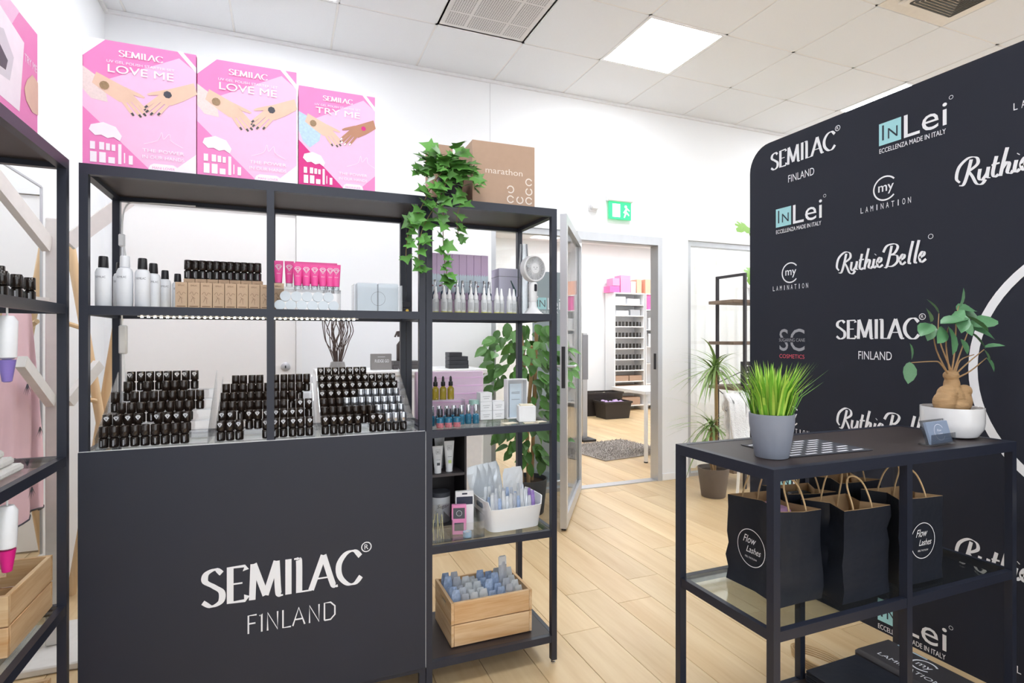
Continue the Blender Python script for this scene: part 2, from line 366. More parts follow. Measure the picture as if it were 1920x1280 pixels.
# glazed partition: aluminium frame, panes, open glass door
def frame_bars(mb, x0, x1, z0, z1, w=.045, y0=YB+.02, y1=YB+.09):
    mb.box(x0, y0, z1-w, x1, y1, z1); mb.box(x0, y0, z0, x1, y1, z0+.03); mb.box(x0, y0, z0+.03, x0+w, y1, z1-w); mb.box(x1-w, y0, z0+.03, x1, y1, z1-w)
p = struct('window_1', None or (lambda m: (frame_bars(m, 1.5, 2.25, 0, 2.14), m)[1])(MB()), ALU)
obj('pane', MB().box(1.545, YB+.05, .03, 2.205, YB+.058, 2.095), GLASS, p)
p = struct('window_2', (lambda m: (frame_bars(m, 3.39, 5.2, 0, 2.14), m.box(4.27, YB+.02, .03, 4.31, YB+.09, 2.1), m)[2])(MB()), ALU)
obj('pane', MB().box(3.435, YB+.05, .03, 4.27, YB+.058, 2.095), GLASS, p); obj('pane', MB().box(4.31, YB+.05, .03, 5.155, YB+.058, 2.095), GLASS, p)
p = struct('trim_2', MB().box(2.25, YB-.01, 2.07, 3.1, YB-.001, 2.14).box(2.25, YB+.02, 2.07, 3.099, YB+.1, 2.139).box(3.055, YB-.01, 0, 3.099, YB+.1, 2.07).box(2.25, YB+.0, .0, 3.06, YB+.09, .008), ALU)
obj('strike_plate', MB().box(3.052, YB+.02, .98, 3.056, YB+.05, 1.12), M('dark_metal', '3a3a3e', .4, .5), p)
hp = Vector((2.27, YB-.005, 0)); dl = 1.03; ang = math.atan2(3.205-4.095, 1.655-2.27)
d = struct('door_2', MB().box(0, -.022, .02, .055, .022, 2.06).box(dl-.06, -.022, .02, dl, .022, 2.06).box(.055, -.022, 2.0, dl-.06, .022, 2.06).box(.055, -.022, .02, dl-.06, .022, .1), ALU, loc=hp, rz=ang)
obj('pane', MB().box(.055, -.004, .1, dl-.06, .004, 2.0), GLASS, d)
obj('lock_plate', MB().cbox(dl-.0005, -.012, .93, dl+.002, .012, 1.2, .0008), M('dark_metal', '3a3a3e', .4, .5), d)
hm = MB()
for s_ in (1, -1): hm.tube([(dl-.03, s_*.02, 1.07), (dl-.03, s_*.065, 1.07), (dl-.15, s_*.065, 1.07)], .009, 8)
obj('door_handle', hm, ALU, d)
obj('bottom_seal', MB().box(.02, -.015, .004, dl-.02, .015, .02), M('dark_metal', '3a3a3e', .4, .5), d)
# curtain hung behind the right-hand glazing
cv = []; nW = 90
for k in range(nW+1):
    x = 3.45+k*.0195; cv.append((x, YB+.3+.025*math.sin(k*.9)+.012*math.sin(k*.37)))
mb = MB(); vs = [(x, y, .004) for x, y in cv]+[(x, y, 2.35) for x, y in cv]; mb.box(3.4, YB+.29, 2.35, 5.25, YB+.31, 2.37); mb.add(vs, [(i, i+1, nW+2+i, nW+1+i) for i in range(nW)])
CUR = M('white_curtain_fabric', 'fafafa', .9, var=.02); nt = CUR.node_tree; tl_ = nt.nodes.new('ShaderNodeBsdfTranslucent'); tl_.inputs[0].default_value = (.95, .95, .95, 1); ms = nt.nodes.new('ShaderNodeMixShader'); ms.inputs[0].default_value = .5
nt.links.new(nt.nodes['Principled BSDF'].outputs[0], ms.inputs[1]); nt.links.new(tl_.outputs[0], ms.inputs[2]); nt.links.new(ms.outputs[0], nt.nodes['Material Output'].inputs[0])
cu = obj('curtain', mb, CUR); tag(cu, 'white pleated curtain behind the right glazed panel', 'curtain')
# exit sign and small device above the doorway
t = thing('exit_sign', 'lit green emergency exit sign above the doorway', 'sign', (2.65, YB, 2.26))
obj('housing', MB().cbox(-.125, -.05, .15, .125, 0, .2, .008), WHITE, t)
obj('sign_plate', MB().cbox(-.11, -.032, 0, .11, -.022, .15, .002), M('exit_sign_green', '2fc07c', .4, emit=.55), t)
man = [('poly', [(-.075, .02), (.0, .02), (.0, .13), (-.075, .13)], 0), ('poly', arc(.055, .112, .012, 0, 330, 12), 0), ('poly', [(.03, .06), (.06, .1), (.075, .095), (.05, .055)], 0), ('poly', [(.05, .06), (.035, .02), (.045, .018), (.062, .055)], 0), ('poly', [(.055, .06), (.085, .035), (.09, .043), (.065, .07)], 0), ('poly', [(.06, .098), (.09, .075), (.094, .082), (.066, .104)], 0)]
decal('running_figure', t, man, ((0, -.032, 0), (1, 0, 0), (0, 0, 1)), [M('exit_sign_white', 'ffffff', .4, emit=.9)])
t = thing('wall_sensor', 'small white wall sensor left of the exit sign', 'sensor', (2.40, YB, 2.31))
obj('back_plate', MB().cbox(-.04, -.012, 0, .04, 0, .11, .004), WHITE, t); obj('sensor_body', MB().cbox(-.034, -.05, .01, .034, -.012, .075, .012), M('off_white_plastic', 'e4e4e6', .5), t)
# ================================================================ SHELVING UNITS
BLK = M('black_brown_steel', '242836', .4, var=.08, scale=50)
BOARD = M('black_brown_board', '372e2d', .45, var=.12, scale=14, stretch=(.1, 1, 1))
SHG = clear('shelf_glass', (.93, .97, .955), .05, .6)
CHROME = M('chrome', 'd8d8dc', .15, 1)
PT = .022
def shelf_unit(label, loc, rz, W, D, H, glass, solid, mids=(), front_mid=True):
    """steel frame unit, front at local y=0; glass / solid = shelf heights (top faces)"""
    t = thing('shelving_unit', label, 'shelf', loc, rz)
    xs = [0, W-PT]
    post = MB().box(0, 0, .015, PT, PT, H-.03).mesh('post', BLK)
    foot = MB().lathe([(.009, 0), (.009, .006), (.005, .008), (.005, .016)], 10, (PT/2, PT/2, 0)).mesh('foot', CHROME)
    for x in xs+[m-PT/2 for m in mids]:
        for y in (0, D-PT):
            p = obj('post', post, None, t, (x, y, 0)); obj('foot', foot, None, p)
    top = obj('top_board', MB().box(.003, .003, H-.016, W-.003, D-.003, H-.001), BOARD, t)
    obj('top_rim', MB().box(0, 0, H-.03, W, PT, H).box(0, D-PT, H-.03, W, D, H).box(0, PT, H-.03, PT, D-PT, H).box(W-PT, PT, H-.03, W, D-PT, H), BLK, top)
    for z in glass+solid:
        e = .0008
        f = obj('shelf_frame', MB().box(PT-e, .001, z-.026, W-PT+e, PT-.003, z).box(PT-e, D-PT+.003, z-.026, W-PT+e, D-.001, z).box(.002, PT-e, z-.026, PT-.004, D-PT+e, z).box(W-PT+.004, PT-e, z-.026, W-.002, D-PT+e, z), BLK, t)
        if z in glass: obj('glass_shelf', MB().box(PT-.003, PT-.002, z-.0065, W-PT+.003, D-PT+.002, z-.0002), SHG, f)
        else: obj('shelf_board', MB().box(PT-.003, PT-.002, z-.016, W-PT+.003, D-PT+.002, z-.0002), BOARD, f)
    return t
S2, S3, S4, S5 = 1.345, .925, .515, .11
YF = 1.942
shelf_unit('wide black steel shelving unit behind the dark SEMILAC board', (-.535, YF, 0), 0, 1.0, .36, 1.75, [S2, S3, S4], [S5], mids=(.5,))
shelf_unit('narrow black steel shelving unit with ivy and carton on top', (.4675, YF, 0), 0, .512, .36, 1.75, [S2, S3, S4], [S5])
shelf_unit('black steel shelving unit along the left wall holding wooden crates', (-.552, .925, 0), PI/2, 1.0, .36, 1.75, [S2, S3, S4], [S5])
shelf_unit('low black two-bay console shelf in front of the logo backdrop', (1.11, 1.03, 0), 0, 1.01, .37, .93, [.53], [S5], mids=(.505,))
# front board with the big word
t = thing('sign_board', 'large dark navy board with white SEMILAC FINLAND lettering', 'sign', (-.535, YF-.009, .10))
obj('panel', MB().cbox(0, 0, 0, .998, .008, .828, .0012), M('matt_navy_board', '1a2031', .5, var=.18, scale=2.2, spec=.6), t)
obj('panel_edge', MB().box(.9981, .0005, .002, .9993, .0075, .826).box(.002, .0005, .8281, .996, .0075, .829), M('board_core_white', 'dcdde2', .6), t)
WP = M('white_print', 'f2f3f8', .5, var=.01)
decal('lettering', t, semilac(.545, .335, .112, 0, w=.475)+[('pen', [[(.0, 0), (0, 1), (.42, 1)], [(0, .55), (.36, .55)], [(.68, 0), (.68, 1), (.56, .9)], [(.98, 0), (.98, 1), (1.5, 0), (1.5, 1)], [(1.78, 1), (1.78, 0), (2.2, 0)], [(2.3, 0), (2.62, 1), (2.94, 0)], [(2.42, .34), (2.82, .34)], [(3.2, 0), (3.2, 1), (3.72, 0), (3.72, 1)], [(4.02, 0), (4.02, 1), (4.36, 1), (4.6, .75), (4.6, .25), (4.36, 0), (4.02, 0)]], .437, .232, .056, 0, 0, 0, .085)], ((0, 0, 0), (1, 0, 0), (0, 0, 1)), [WP])
# LED strip and its cable
t = thing('led_strip', 'lit warm LED strip under the front of the upper glass shelf', 'light strip', (-.5, YF+.03, S2-.026))
obj('strip', MB().box(.1, 0, -.003, .74, .01, 0), WHITE, t)
mb = MB()
for k in range(38): mb.box(.108+k*.0166, .002, -.0055, .114+k*.0166, .008, -.003)
obj('diodes', mb, M('warm_led', 'ffe9c8', .4, emit=60), t)
t = thing('power_cable', 'white LED cable with inline switch hanging on back left post', 'cable', (-.478, 2.235, 0))
obj('cord', MB().tube(smooth([(.2, -.02, 1.708), (.05, -.02, 1.705), (.0, -.03, 1.69), (-.012, -.03, 1.6), (.0, -.03, 1.5), (-.012, -.03, 1.4), (-.01, -.03, 1.25), (0, -.03, 1.1)]), .0028, 6), WHITE, t)
obj('connector', MB().cbox(-.021, -.038, 1.555, -.003, -.022, 1.595, .003), WHITE, t)
obj('switch_box', MB().cbox(-.02, -.042, 1.2, .003, -.02, 1.295, .004), M('off_white_plastic', 'e4e4e6', .5), t)
# ================================================================ PINK BOXES ON TOP
PK = M('candy_pink_card', 'ee86c3', .4, var=.03); PKL = M('pale_pink_print', 'f2bfe2', .4, var=.03); PKD = M('magenta_card', 'd81f86', .4); PKW = M('lilac_white_print', 'f6eef8', .4)
SKA = M('print_skin_light', 'e8c4ae', .5, var=.08); SKB = M('print_skin_tan', 'b98468', .5, var=.08); INK = M('print_ink_dark', '43424e', .5); LACE = M('print_lace', 'e9d5d3', .5, var=.15, scale=160); FEA = M('print_feather_blue', 'b9d3f0', .5, var=.25, scale=120)
GOLD = M('print_bracelet', '9c7f5e', .4, var=.3, scale=200)
def hand(cx, cy, s, flip, mi, nail):
    """flat printed hand reaching inwards with four fingers and a thumb"""
    f = -1 if flip else 1; out = []
    ra = -.3 if not flip else -.28; ca, sa = math.cos(ra), math.sin(ra)
    T = lambda pts: [(cx+f*(a*ca-b*sa)*s, cy+(a*sa+b*ca)*s) for a, b in pts]
    out.append(('poly', T([(-.5, .17), (-.22, .13), (0, .1), (.12, .02), (.1, -.12), (-.05, -.17), (-.25, -.12), (-.5, -.03)][::f]), mi))
    for k, (x, y, l) in enumerate(((.1, .0, .3), (.09, -.05, .33), (.06, -.1, .31), (.0, -.14, .26))):
        a = -.52-.05*k; dx, dy = math.cos(a), math.sin(a); px, py = -dy*.026, dx*.026
        out.append(('poly', T([(x-px, y-py), (x+dx*l-px, y+dy*l-py), (x+dx*(l+.02), y+dy*(l+.02)), (x+dx*l+px, y+dy*l+py), (x+px, y+py)][::f]), mi))
        e = l-.045; out.append(('poly', T([(x+dx*e-px*.7, y+dy*e-py*.7), (x+dx*(l+.01)-px*.6, y+dy*(l+.01)-py*.6), (x+dx*(l+.01)+px*.6, y+dy*(l+.01)+py*.6), (x+dx*e+px*.7, y+dy*e+py*.7)][::f]), nail))
    out.append(('poly', T([(-.05, .11), (.2, .09), (.27, .07), (.26, .045), (.1, .03)][::f]), mi))
    return out
def pink_box(label, x0, w, h, title, tan, yf=YF+.008, d=.11):
    t = thing('gift_box', label, 'box', (x0, yf, 1.75), 0, 'pink starter kit boxes')
    obj('carton', MB().cbox(0, 0, 0, w, d, h, .0015), [PK], t)
    sx, sz = w/.285, h/.365
    P = lambda *p: [(a*sx, b*sz) for a, b in p]
    it = [('poly', P((0, .22), (.0, .08), (.15, 0), (.285, 0), (.285, .31), (.24, .345)), 1), ('poly', P((0, .0), (.165, .0), (0, .165)), 2) if tan else ('poly', P((0, 0), (.165, 0), (0, .165)), 0),
          ('poly', P((0, .365), (0, .31), (.055, .365)), 3 if not tan else 0), ('poly', P((.235, .365), (.25, .365), (.285, .325), (.285, .308)), 3), ('poly', P((.285, 0), (.285, .06), (.22, 0)), 3 if not tan else 0)]
    if not tan: it += [('poly', P((0, .28), (.05, .245), (.06, .185), (.02, .19), (0, .215)), 6)]
    else: it += [('poly', P((0, .27), (.045, .25), (.085, .225), (.075, .17), (.04, .14), (.015, .16), (0, .2)), 8)]
    it += hand(.105*sx, .215*sz, .17*sx, False, 4, 7)+hand(.205*sx, .225*sz, .17*sx, True, 5 if tan else 4, 7 if not tan else 3)
    it += [('poly', [(a*sx, b*sz) for a, b in arc(.052, .232, .012, 0, 340, 10)], 9), ('poly', [(a*sx, b*sz) for a, b in (arc(.21, .23, .011, 0, 340, 7) if not tan else arc(.24, .237, .009, 0, 340, 8))], 7 if not tan else 2)]
    lw = [(.015, .1), (.02, .115), (.05, .125), (.08, .115), (.095, .09), (.09, .075), (.075, .085), (.06, .08), (.045, .088), (.03, .085)]
    it += [('poly', P(*lw[::-1]), 3)]
    for bx, bz, bw, bh in ((.018, .045, .012, .022), (.04, .045, .012, .022), (.056, .045, .01, .02), (.07, .045, .009, .018), (.018, .008, .016, .03), (.04, .008, .016, .03), (.062, .008, .016, .018), (.086, .008, .008, .058), (.1, .012, .003, .03), (.112, .01, .01, .026)):
        it.append(('poly', P((bx, bz), (bx+bw, bz), (bx+bw, bz+bh), (bx, bz+bh)), 3))
    it += [('poly', P((.16, 0), (.165, .014), (.175, .02), (.225, .02), (.235, .014), (.24, 0)), 3), ('text', 'BEGINNER' if tan else 'MANI LOVER', .2*sx, .004*sz, .007*sz, 0, {'w': .058*sx})]
    it += semilac(.143*sx, .322*sz, .018*sz, 3, w=.112*sx, reg=False)
    it += [('text', 'UV GEL POLISH STARTER SET', .143*sx, .3*sz, .0075*sz, 3, {'w': .17*sx}), ('text', title, .143*sx, .272*sz, .022*sz, 3, {'w': .165*sx}), ('text', title, .1435*sx, .2725*sz, .022*sz, 3, {'w': .165*sx}),
           ('text', 'THE POWER', .2*sx, .052*sz, .010*sz, 3, {'w': .108*sx}), ('text', 'IN OUR HANDS', .2*sx, .033*sz, .010*sz, 3, {'w': .108*sx}),
           ('pen', [smooth([(.15, .075), (.185, .09), (.195, .115), (.2, .095), (.215, .112), (.22, .092), (.25, .075)])], 0, 0, 1, 3, 0, 0, .001)]
    decal('printed_front', t, it, ((0, 0, 0), (1, 0, 0), (0, 0, 1)), [PK, PKL, PKD, PKW, SKA, SKB, LACE, INK, FEA, GOLD], .0004, .00006)
    decal('printed_side', t, [('poly', [(0, 0), (d, 0), (d, h), (0, h)], 0)], ((0, d, 0), (0, -1, 0), (0, 0, 1)), [PKD], .0003)
    return t
pink_box('pink LOVE ME gift box at the left end of shelf top', -.528, .285, .365, 'LOVE ME', False)
pink_box('pink LOVE ME gift box in the middle of the three', -.2405, .283, .362, 'LOVE ME', False)
pink_box('smaller pink TRY ME gift box next to the ivy', .049, .243, .322, 'TRY ME', True)
# ================================================================ NAIL POLISH
GLOSSB = M('glossy_black_lacquer', '1f1814', .12, var=.1, coat=.6); MATB = M('satin_black_cap', '261d18', .2, var=.1, coat=.4); SILV = M('silver_cap', 'c9ccd2', .18, .9)
LOGO = M('label_white', 'eef0f6', .5)
DIA = [[(-.5, .25), (-.25, .5), (.25, .5), (.5, .25), (0, -.5), (-.5, .25)], [(-.32, .18), (0, -.22), (.32, .18)], [(-.3, .26), (.3, .26)]]
def polish(capm, logo, name='nail_polish_bottle'):
    b = obj(name, MB().lathe([(.0105, 0), (.0124, .002), (.0126, .026), (.0085, .03), (.007, .031)], 14), GLOSSB)
    c = obj('cap', MB().lathe([(.0118, 0), (.0125, .001), (.0121, .031), (.0112, .0325)], 14), capm, b, (0, 0, .0305))
    if logo: decal('diamond_logo', c, [('pen', DIA, 0, .02, .0125, 0, 0, 0, .13)], ((0, -.0128, 0), (1, 0, 0), (0, 0, 1)), [LOGO])
    decal('vertical_lettering', b, [('poly', [(-.002, .005), (.0015, .005), (.0015, .022), (-.002, .022)], 0)], ((0, -.0129, 0), (1, 0, 0), (0, 0, 1)), [M('label_grey', '9a9a9e', .5)])
    return b
PROTO = {'d': polish(MATB, True), 'p': polish(MATB, False), 's': polish(SILV, False)}
USED = set()
def put_polish(kind, loc, label, group):
    o = PROTO[kind]
    if kind in USED: o = copy_tree(o, None, loc)
    else: USED.add(kind); o.location = loc
    o.rotation_euler = (0, 0, rnd.uniform(-.25, .25)); tag(o, label, 'nail polish', group)
ACR = clear('clear_acrylic', (.96, .97, .98), .07, .7)
def riser(label, x0, x1, y0, z0, n, dz, dy):
    t = thing('acrylic_riser', label, 'display stand', (x0, y0, z0))
    w = x1-x0; th = .0025
    for k in range(n):
        obj('step', MB().box(th, k*dy, k*dz+.0005, w-th, (k+1)*dy-.001, k*dz+.003), ACR, t)
        if k: obj('riser_face', MB().box(th, k*dy-.001, (k-1)*dz+.0005, w-th, k*dy+.001, k*dz+.003), ACR, t)
    for x in (0, w-th):
        obj('side_panel', MB().add([(x, 0, 0), (x+th, 0, 0), (x+th, n*dy, 0), (x, n*dy, 0), (x, 0, .035), (x+th, 0, .035), (x+th, n*dy, n*dz+.035), (x, n*dy, n*dz+.035)], [(3, 2, 1, 0), (4, 5, 6, 7), (0, 1, 5, 4), (1, 2, 6, 5), (2, 3, 7, 6), (3, 0, 4, 7)]), ACR, t)
    return t
def fill(x0, x1, y0, z0, dz, dy, rows, label, group, pitch=.0262):
    for k, s in enumerate(rows):
        n = len(s); a = x0+.016; cnt = 0; row = ['front', 'second', 'third', 'fourth', 'fifth', 'sixth', 'seventh'][k]
        for i, ch in enumerate(s):
            if ch == '.': continue
            lab = {'d': 'black diamond-logo', 'p': 'plain black', 's': 'silver-capped'}[ch]+' polish bottle, '+ORD[cnt]+' from left in '+row+' row of '+label; cnt += 1
            put_polish(ch, (a+i*pitch+rnd.uniform(-.001, .001), y0+k*dy+dy/2+rnd.uniform(-.002, .002), z0+k*dz+.0032), lab, group)
ZR = S3+.0005
riser('clear acrylic stepped riser at the left of the polish display', -.505, -.212, 1.972, ZR, 6, .03, .042)
fill(-.505, -.212, 1.972, ZR, .03, .042, ['ppppppppp.', 'dddd.dddd.', '.pppppppp.p'[:10], 'p.pppppppp', '.p.p.ppp..', '.dddddddd.'], 'left riser', 'polish in left riser')
riser('clear acrylic stepped riser in the middle of the polish display', -.195, .102, 1.972, ZR, 6, .026, .042)
fill(-.195, .102, 1.972, ZR, .026, .042, ['ddd..dddddd', 'dd.ddddddd.', 'pppppppp.dd', 'ppppppppp..', 'pppppppppp.', '.pppp.ppppp'], 'middle riser', 'polish in middle riser')
riser('clear acrylic stepped riser at the right of the polish display', .118, .432, 1.972, ZR, 7, .025, .042)
fill(.118, .432, 1.972, ZR, .025, .042, ['ddddd.ddsss', 'pppppppssss', 'pppssssssss', 'dddddssssss', 'ddddddddddd', 'ddddddddddd', 'ddddddd....'], 'right riser', 'polish in right riser')
# ---------------------------------------------------------------- upper glass shelf of the wide unit
WPL = M('white_bottle_plastic', 'eceef3', .35)
PRT = M('grey_print', '6b6c74', .6)
def lotion(label, loc, cap, s=1):
    t = thing('lotion_bottle', label, 'bottle', loc, rnd.uniform(-.2, .2), 'white lotion bottles')
    obj('body', MB().lathe([(.0185*s, 0), (.0205*s, .003), (.0205*s, .1*s), (.017*s, .11*s), (.0105*s, .114*s)], 20), WPL, t)
    obj('cap', MB().lathe([(.0125*s, 0), (.013*s, .002), (.012*s, .03*s), (.0105*s, .033*s)], 16, (0, 0, .1142*s)), WPL if cap == 'w' else M('black_plastic_cap', '1e1d21', .35), t)
    decal('label_print', t, [('text', 'SEMILAC', 0, .082*s, .006, 0, {'w': .025})], ((0, -.0212*s, 0), (1, 0, 0), (0, 0, 1)), [PRT])
for k, (x, y, c, s, lb) in enumerate(((-.487, 1.985, 'b', 1, 'white lotion bottle with black cap nearest the left post'), (-.437, 2.0, 'w', 1.04, 'all white lotion bottle with white cap'), (-.39, 1.99, 'b', 1, 'white lotion bottle with black cap, third from the left post'),
                                  (-.372, 2.045, 'b', .95, 'white lotion bottle half hidden behind the third one'), (-.35, 2.1, 'b', .85, 'small white lotion bottle beside the kraft boxes'), (-.47, 2.1, 'b', .98, 'white lotion bottle at the back beside the cable'), (-.322, 2.15, 'b', .82, 'small white lotion bottle farthest back'))):
    lotion(lb, (x, y, S2), c, s)
KR = M('kraft_card', 'c9ac90', .75, var=.08, scale=90)
kb = obj('kraft_box', MB().cbox(-.0165, -.0165, 0, .0165, .0165, .082, .0008), KR)
decal('printed_front', kb, [('text', 'SEMILAC', 0, .07, .0045, 0, {'w': .018}), ('pen', [smooth([(-.012, .045), (-.005, .052), (0, .042), (.006, .05), (.012, .046)]), smooth([(-.008, .02), (-.002, .035), (.004, .03)]), smooth([(.002, .015), (.0, .03), (-.006, .04)])], 0, 0, 1, 0, 0, 0, .0008), ('poly', [(-.012, .006), (.012, .006), (.012, .008), (-.012, .008)], 0)], ((0, -.0165, 0), (1, 0, 0), (0, 0, 1)), [M('brown_ink', '6e513b', .7)])
for k in range(8):
    o = kb if k == 0 else copy_tree(kb); o.location = (-.292+k*.0345, 2.03, S2); tag(o, 'brown kraft box with leafy print, '+ORD[k]+' from left in front row', 'box', 'front row of kraft boxes')
for k in range(7):
    o = copy_tree(kb, None, (-.287+k*.0345, 2.155, S2)); o.scale = (1, 1, 1.28); tag(o, 'taller kraft box, '+ORD[k]+' from left under the black bottles', 'box', 'back row of kraft boxes')
o = copy_tree(kb, None, (-.013, 2.06, S2)); o.scale = (1.1, 1, 1.12); tag(o, 'kraft box just left of the pink tubes, beside the middle post', 'box')
for k in range(11): put_polish('p', (-.292+k*.0212, 2.155+.003*(k % 2), S2+.1052), 'black nail polish bottle, '+ORD[k]+' from left on the kraft boxes', 'polish on kraft boxes')
# pink tubes
HP = M('hot_pink_tube', 'ee4f9e', .35, var=.04); CLP = clear('clear_plastic', (.93, .95, .97), .12, .8, .1); JAR = M('frosted_jar', 'dbe3ea', .25, var=.04); JLID = M('jar_lid_white', 'eef1f4', .35)
def tube_mesh(h, w, r0, seg=14):
    mb = MB(); vs = []; n = 6
    for i in range(n+1):
        t = i/n; a = r0+(w/2-r0)*t; b = r0*(1-t)+.0008
        for k in range(seg): an = 2*PI*k/seg; vs.append((a*math.cos(an), b*math.sin(an), h*t))
    fs = [(i*seg+k, i*seg+(k+1) % seg, (i+1)*seg+(k+1) % seg, (i+1)*seg+k) for i in range(n) for k in range(seg)]+[tuple(range(seg))[::-1], tuple(n*seg+k for k in range(seg))]
    mb.add(vs, fs); mb.box(-w/2, -.0009, h, w/2, .0009, h+.006); return mb
pt = obj('cosmetic_tube', tube_mesh(.07, .03, .0115), HP, None); pt.location = (0, 0, 0)
decal('diamond_print', pt, [('pen', DIA, 0, .052, .02, 0, 0, 0, .08), ('text', 'SEMILAC', 0, .03, .003, 0, {'w': .012})], ((0, -.0122, .0), (1, 0, 0), (0, .13, 1)), [LOGO])
obj('cap', MB().lathe([(.0105, -.013), (.011, -.0125), (.0105, 0)], 14), CLP, pt)
ac = thing('acrylic_tray', 'clear acrylic stand holding the pink tubes', 'display stand', (-.03, 2.0, S2)); obj('tray', MB().box(0, .0, .068, .215, .13, .0705).box(0, 0, .0, .003, .13, .068).box(.212, 0, .0, .215, .13, .068), ACR, ac)
tb = [(x, 2.095, 'pink cosmetic tube in the back row, above the clear jars') for x in (-.012, .022, .056, .086, .112, .14, .166)]+[(x, 2.03, 'pink cosmetic tube in the front row, above the clear jars') for x in (.048, .075, .102, .128, .152, .172)]
for k, (x, y, lb) in enumerate(tb):
    o = pt if k == 0 else copy_tree(pt); o.location = (x, y, S2+.0845+(.013 if y > 2.06 else 0)); tag(o, lb.replace('tube in', 'tube, '+ORD[k if k < 7 else k-7]+' from left in'), 'tube', 'pink cosmetic tubes')
obj('upper_step', MB().box(0, .07, .0705, .215, .13, .083), ACR, ac)
# clear jars lying on their sides
jr = obj('jar', MB().lathe([(.0155, 0), (.0162, .002), (.0162, .03), (.014, .032)], 18, mat=Matrix.Rotation(-PI/2, 4, 'X')), CLP)
obj('lid', MB().lathe([(.0168, -.009), (.0168, .001), (.0155, .0015)], 18, mat=Matrix.Rotation(-PI/2, 4, 'X') @ Matrix.Translation((0, 0, 0))), JAR, jr)
for k in range(11):
    r_ = k // 6; i = k % 6
    o = jr if k == 0 else copy_tree(jr); o.location = (-.008+i*.0342+(.017 if r_ else 0), 2.02, S2+.0172+r_*.0297); tag(o, 'clear round jar on its side, %s from left in %s row' % (ORD[i], 'upper' if r_ else 'lower'), 'jar', 'clear round jars')
# clear acrylic box with two white packs
t = thing('acrylic_box', 'clear acrylic box with two pale packs right of the pink tubes', 'container', (.235, 2.06, S2))
obj('case', MB().box(0, 0, .001, .172, .003, .1).box(0, .077, .001, .172, .08, .1).box(0, .003, .001, .003, .077, .1).box(.169, .003, .001, .172, .077, .1).box(0, 0, 0, .172, .08, .001), ACR, t)
for k in range(2): obj('pack', MB().cbox(.012+k*.075, .008, .002, .083+k*.075, .07, .106, .002), M('pale_blue_white_pack', 'dfe7ee', .4), t)
decal('round_mark', t, [('pen', [arc(0, 0, .025, 0, 360, 24)], .086, .05, 1, 0, 0, 0, .001)], ((0, .0075, 0), (1, 0, 0), (0, 0, 1)), [PRT])
t = thing('small_carton', 'small black carton with yellow mark beside the right post', 'box', (.428, 2.12, S2)); obj('carton', MB().cbox(-.012, -.015, 0, .02, .015, .022, .001).cbox(-.01, -.012, .0225, .018, .012, .045, .001), M('black_carton', '24242a', .5), t)
decal('yellow_mark', t, [('poly', arc(.006, .011, .006, 0, 340, 10), 0)], ((0, -.015, 0), (1, 0, 0), (0, 0, 1)), [M('yellow_print', 'e8c45a', .5)])
# ================================================================ NARROW UNIT: top
t = thing('cardboard_carton', 'brown cardboard carton printed marathon beside the ivy', 'box', (.648, 1.975, 1.75), R(-1.5))
KC = M('brown_carton', 'b89a84', .75, var=.05, scale=40)
obj('carton', MB().cbox(0, 0, 0, .25, .29, .235, .0015), KC, t); CPW = M('carton_white_ink', 'e9ddd4', .6)
ring = lambda x, z, g: ('pen', [arc(0, 0, .0125, g+25, g+335, 18)], x, z, 1, 0, 0, 0, .0045)
decal('printed_front', t, [('text', 'marathon', .125, .118, .022, 0, {'w': .148}), ring(.225, .098, 0), ring(.225, .062, 90), ring(.225, .027, 0), ring(.188, .027, 90), ring(.15, .027, 0), ring(.15, .064, 200)], ((0, 0, 0), (1, 0, 0), (0, 0, 1)), [CPW])
obj('flap_seam', MB().box(.001, .144, .2352, .249, .1455, .2356), M('brown_ink', '6e513b', .7), t)
t = thing('cardboard_carton', 'plain brown carton half hidden behind the ivy', 'box', (.545, 2.17, 1.75)); obj('carton', MB().cbox(0, 0, 0, .085, .11, .27, .0015), KC, t); obj('flap_seam', MB().box(.001, .054, .2702, .084, .0555, .2706), M('brown_ink', '6e513b', .7), t)
# ivy: pot, vines, every leaf
IVY = M('ivy_leaf_green', '5c9444', .45, var=.25, scale=35, objvar=.35); VINE = M('vine_stem', '8a7a52', .7)
def leafmesh(name, pts, mat, fold=.25, mid=None):
    """flat outline (x,y) folded a little along its midrib"""
    n = len(pts); vs = [(x, y, abs(x)*fold-.15*y*y) for x, y in pts]+[(0, y*.98, -.15*y*y) for y in (0, .5, 1.0)]
    bm = bmesh.new(); V = [bm.verts.new(v) for v in vs[:n]]; c = bm.verts.new((0, .42, -.03))
    for i in range(n): bm.faces.new((V[i], V[(i+1) % n], c))
    me = bpy.data.meshes.new(name); bm.to_mesh(me); bm.free(); me.materials.append(mat)
    me.polygons.foreach_set('use_smooth', [True]*len(me.polygons)); return me
IVL = leafmesh('leaf', [(0, 0), (.22, -.12), (.5, .05), (.36, .28), (.58, .5), (.28, .55), (.12, .8), (0, 1.05), (-.12, .8), (-.28, .55), (-.58, .5), (-.36, .28), (-.5, .05), (-.22, -.12)], IVY)
t = thing('ivy_plant', 'trailing green ivy in a dark pot on the narrow shelf top', 'plant', (.585, 2.045, 1.75))
obj('pot', MB().lathe([(.036, 0), (.038, .004), (.05, .095), (.053, .1), (.049, .1), (.044, .085)], 18), M('dark_plum_pot', '2a2735', .4), t)
obj('soil', MB().lathe([(.043, .082), (.043, .086)], 14), M('soil', '3b2c20', .95), t)
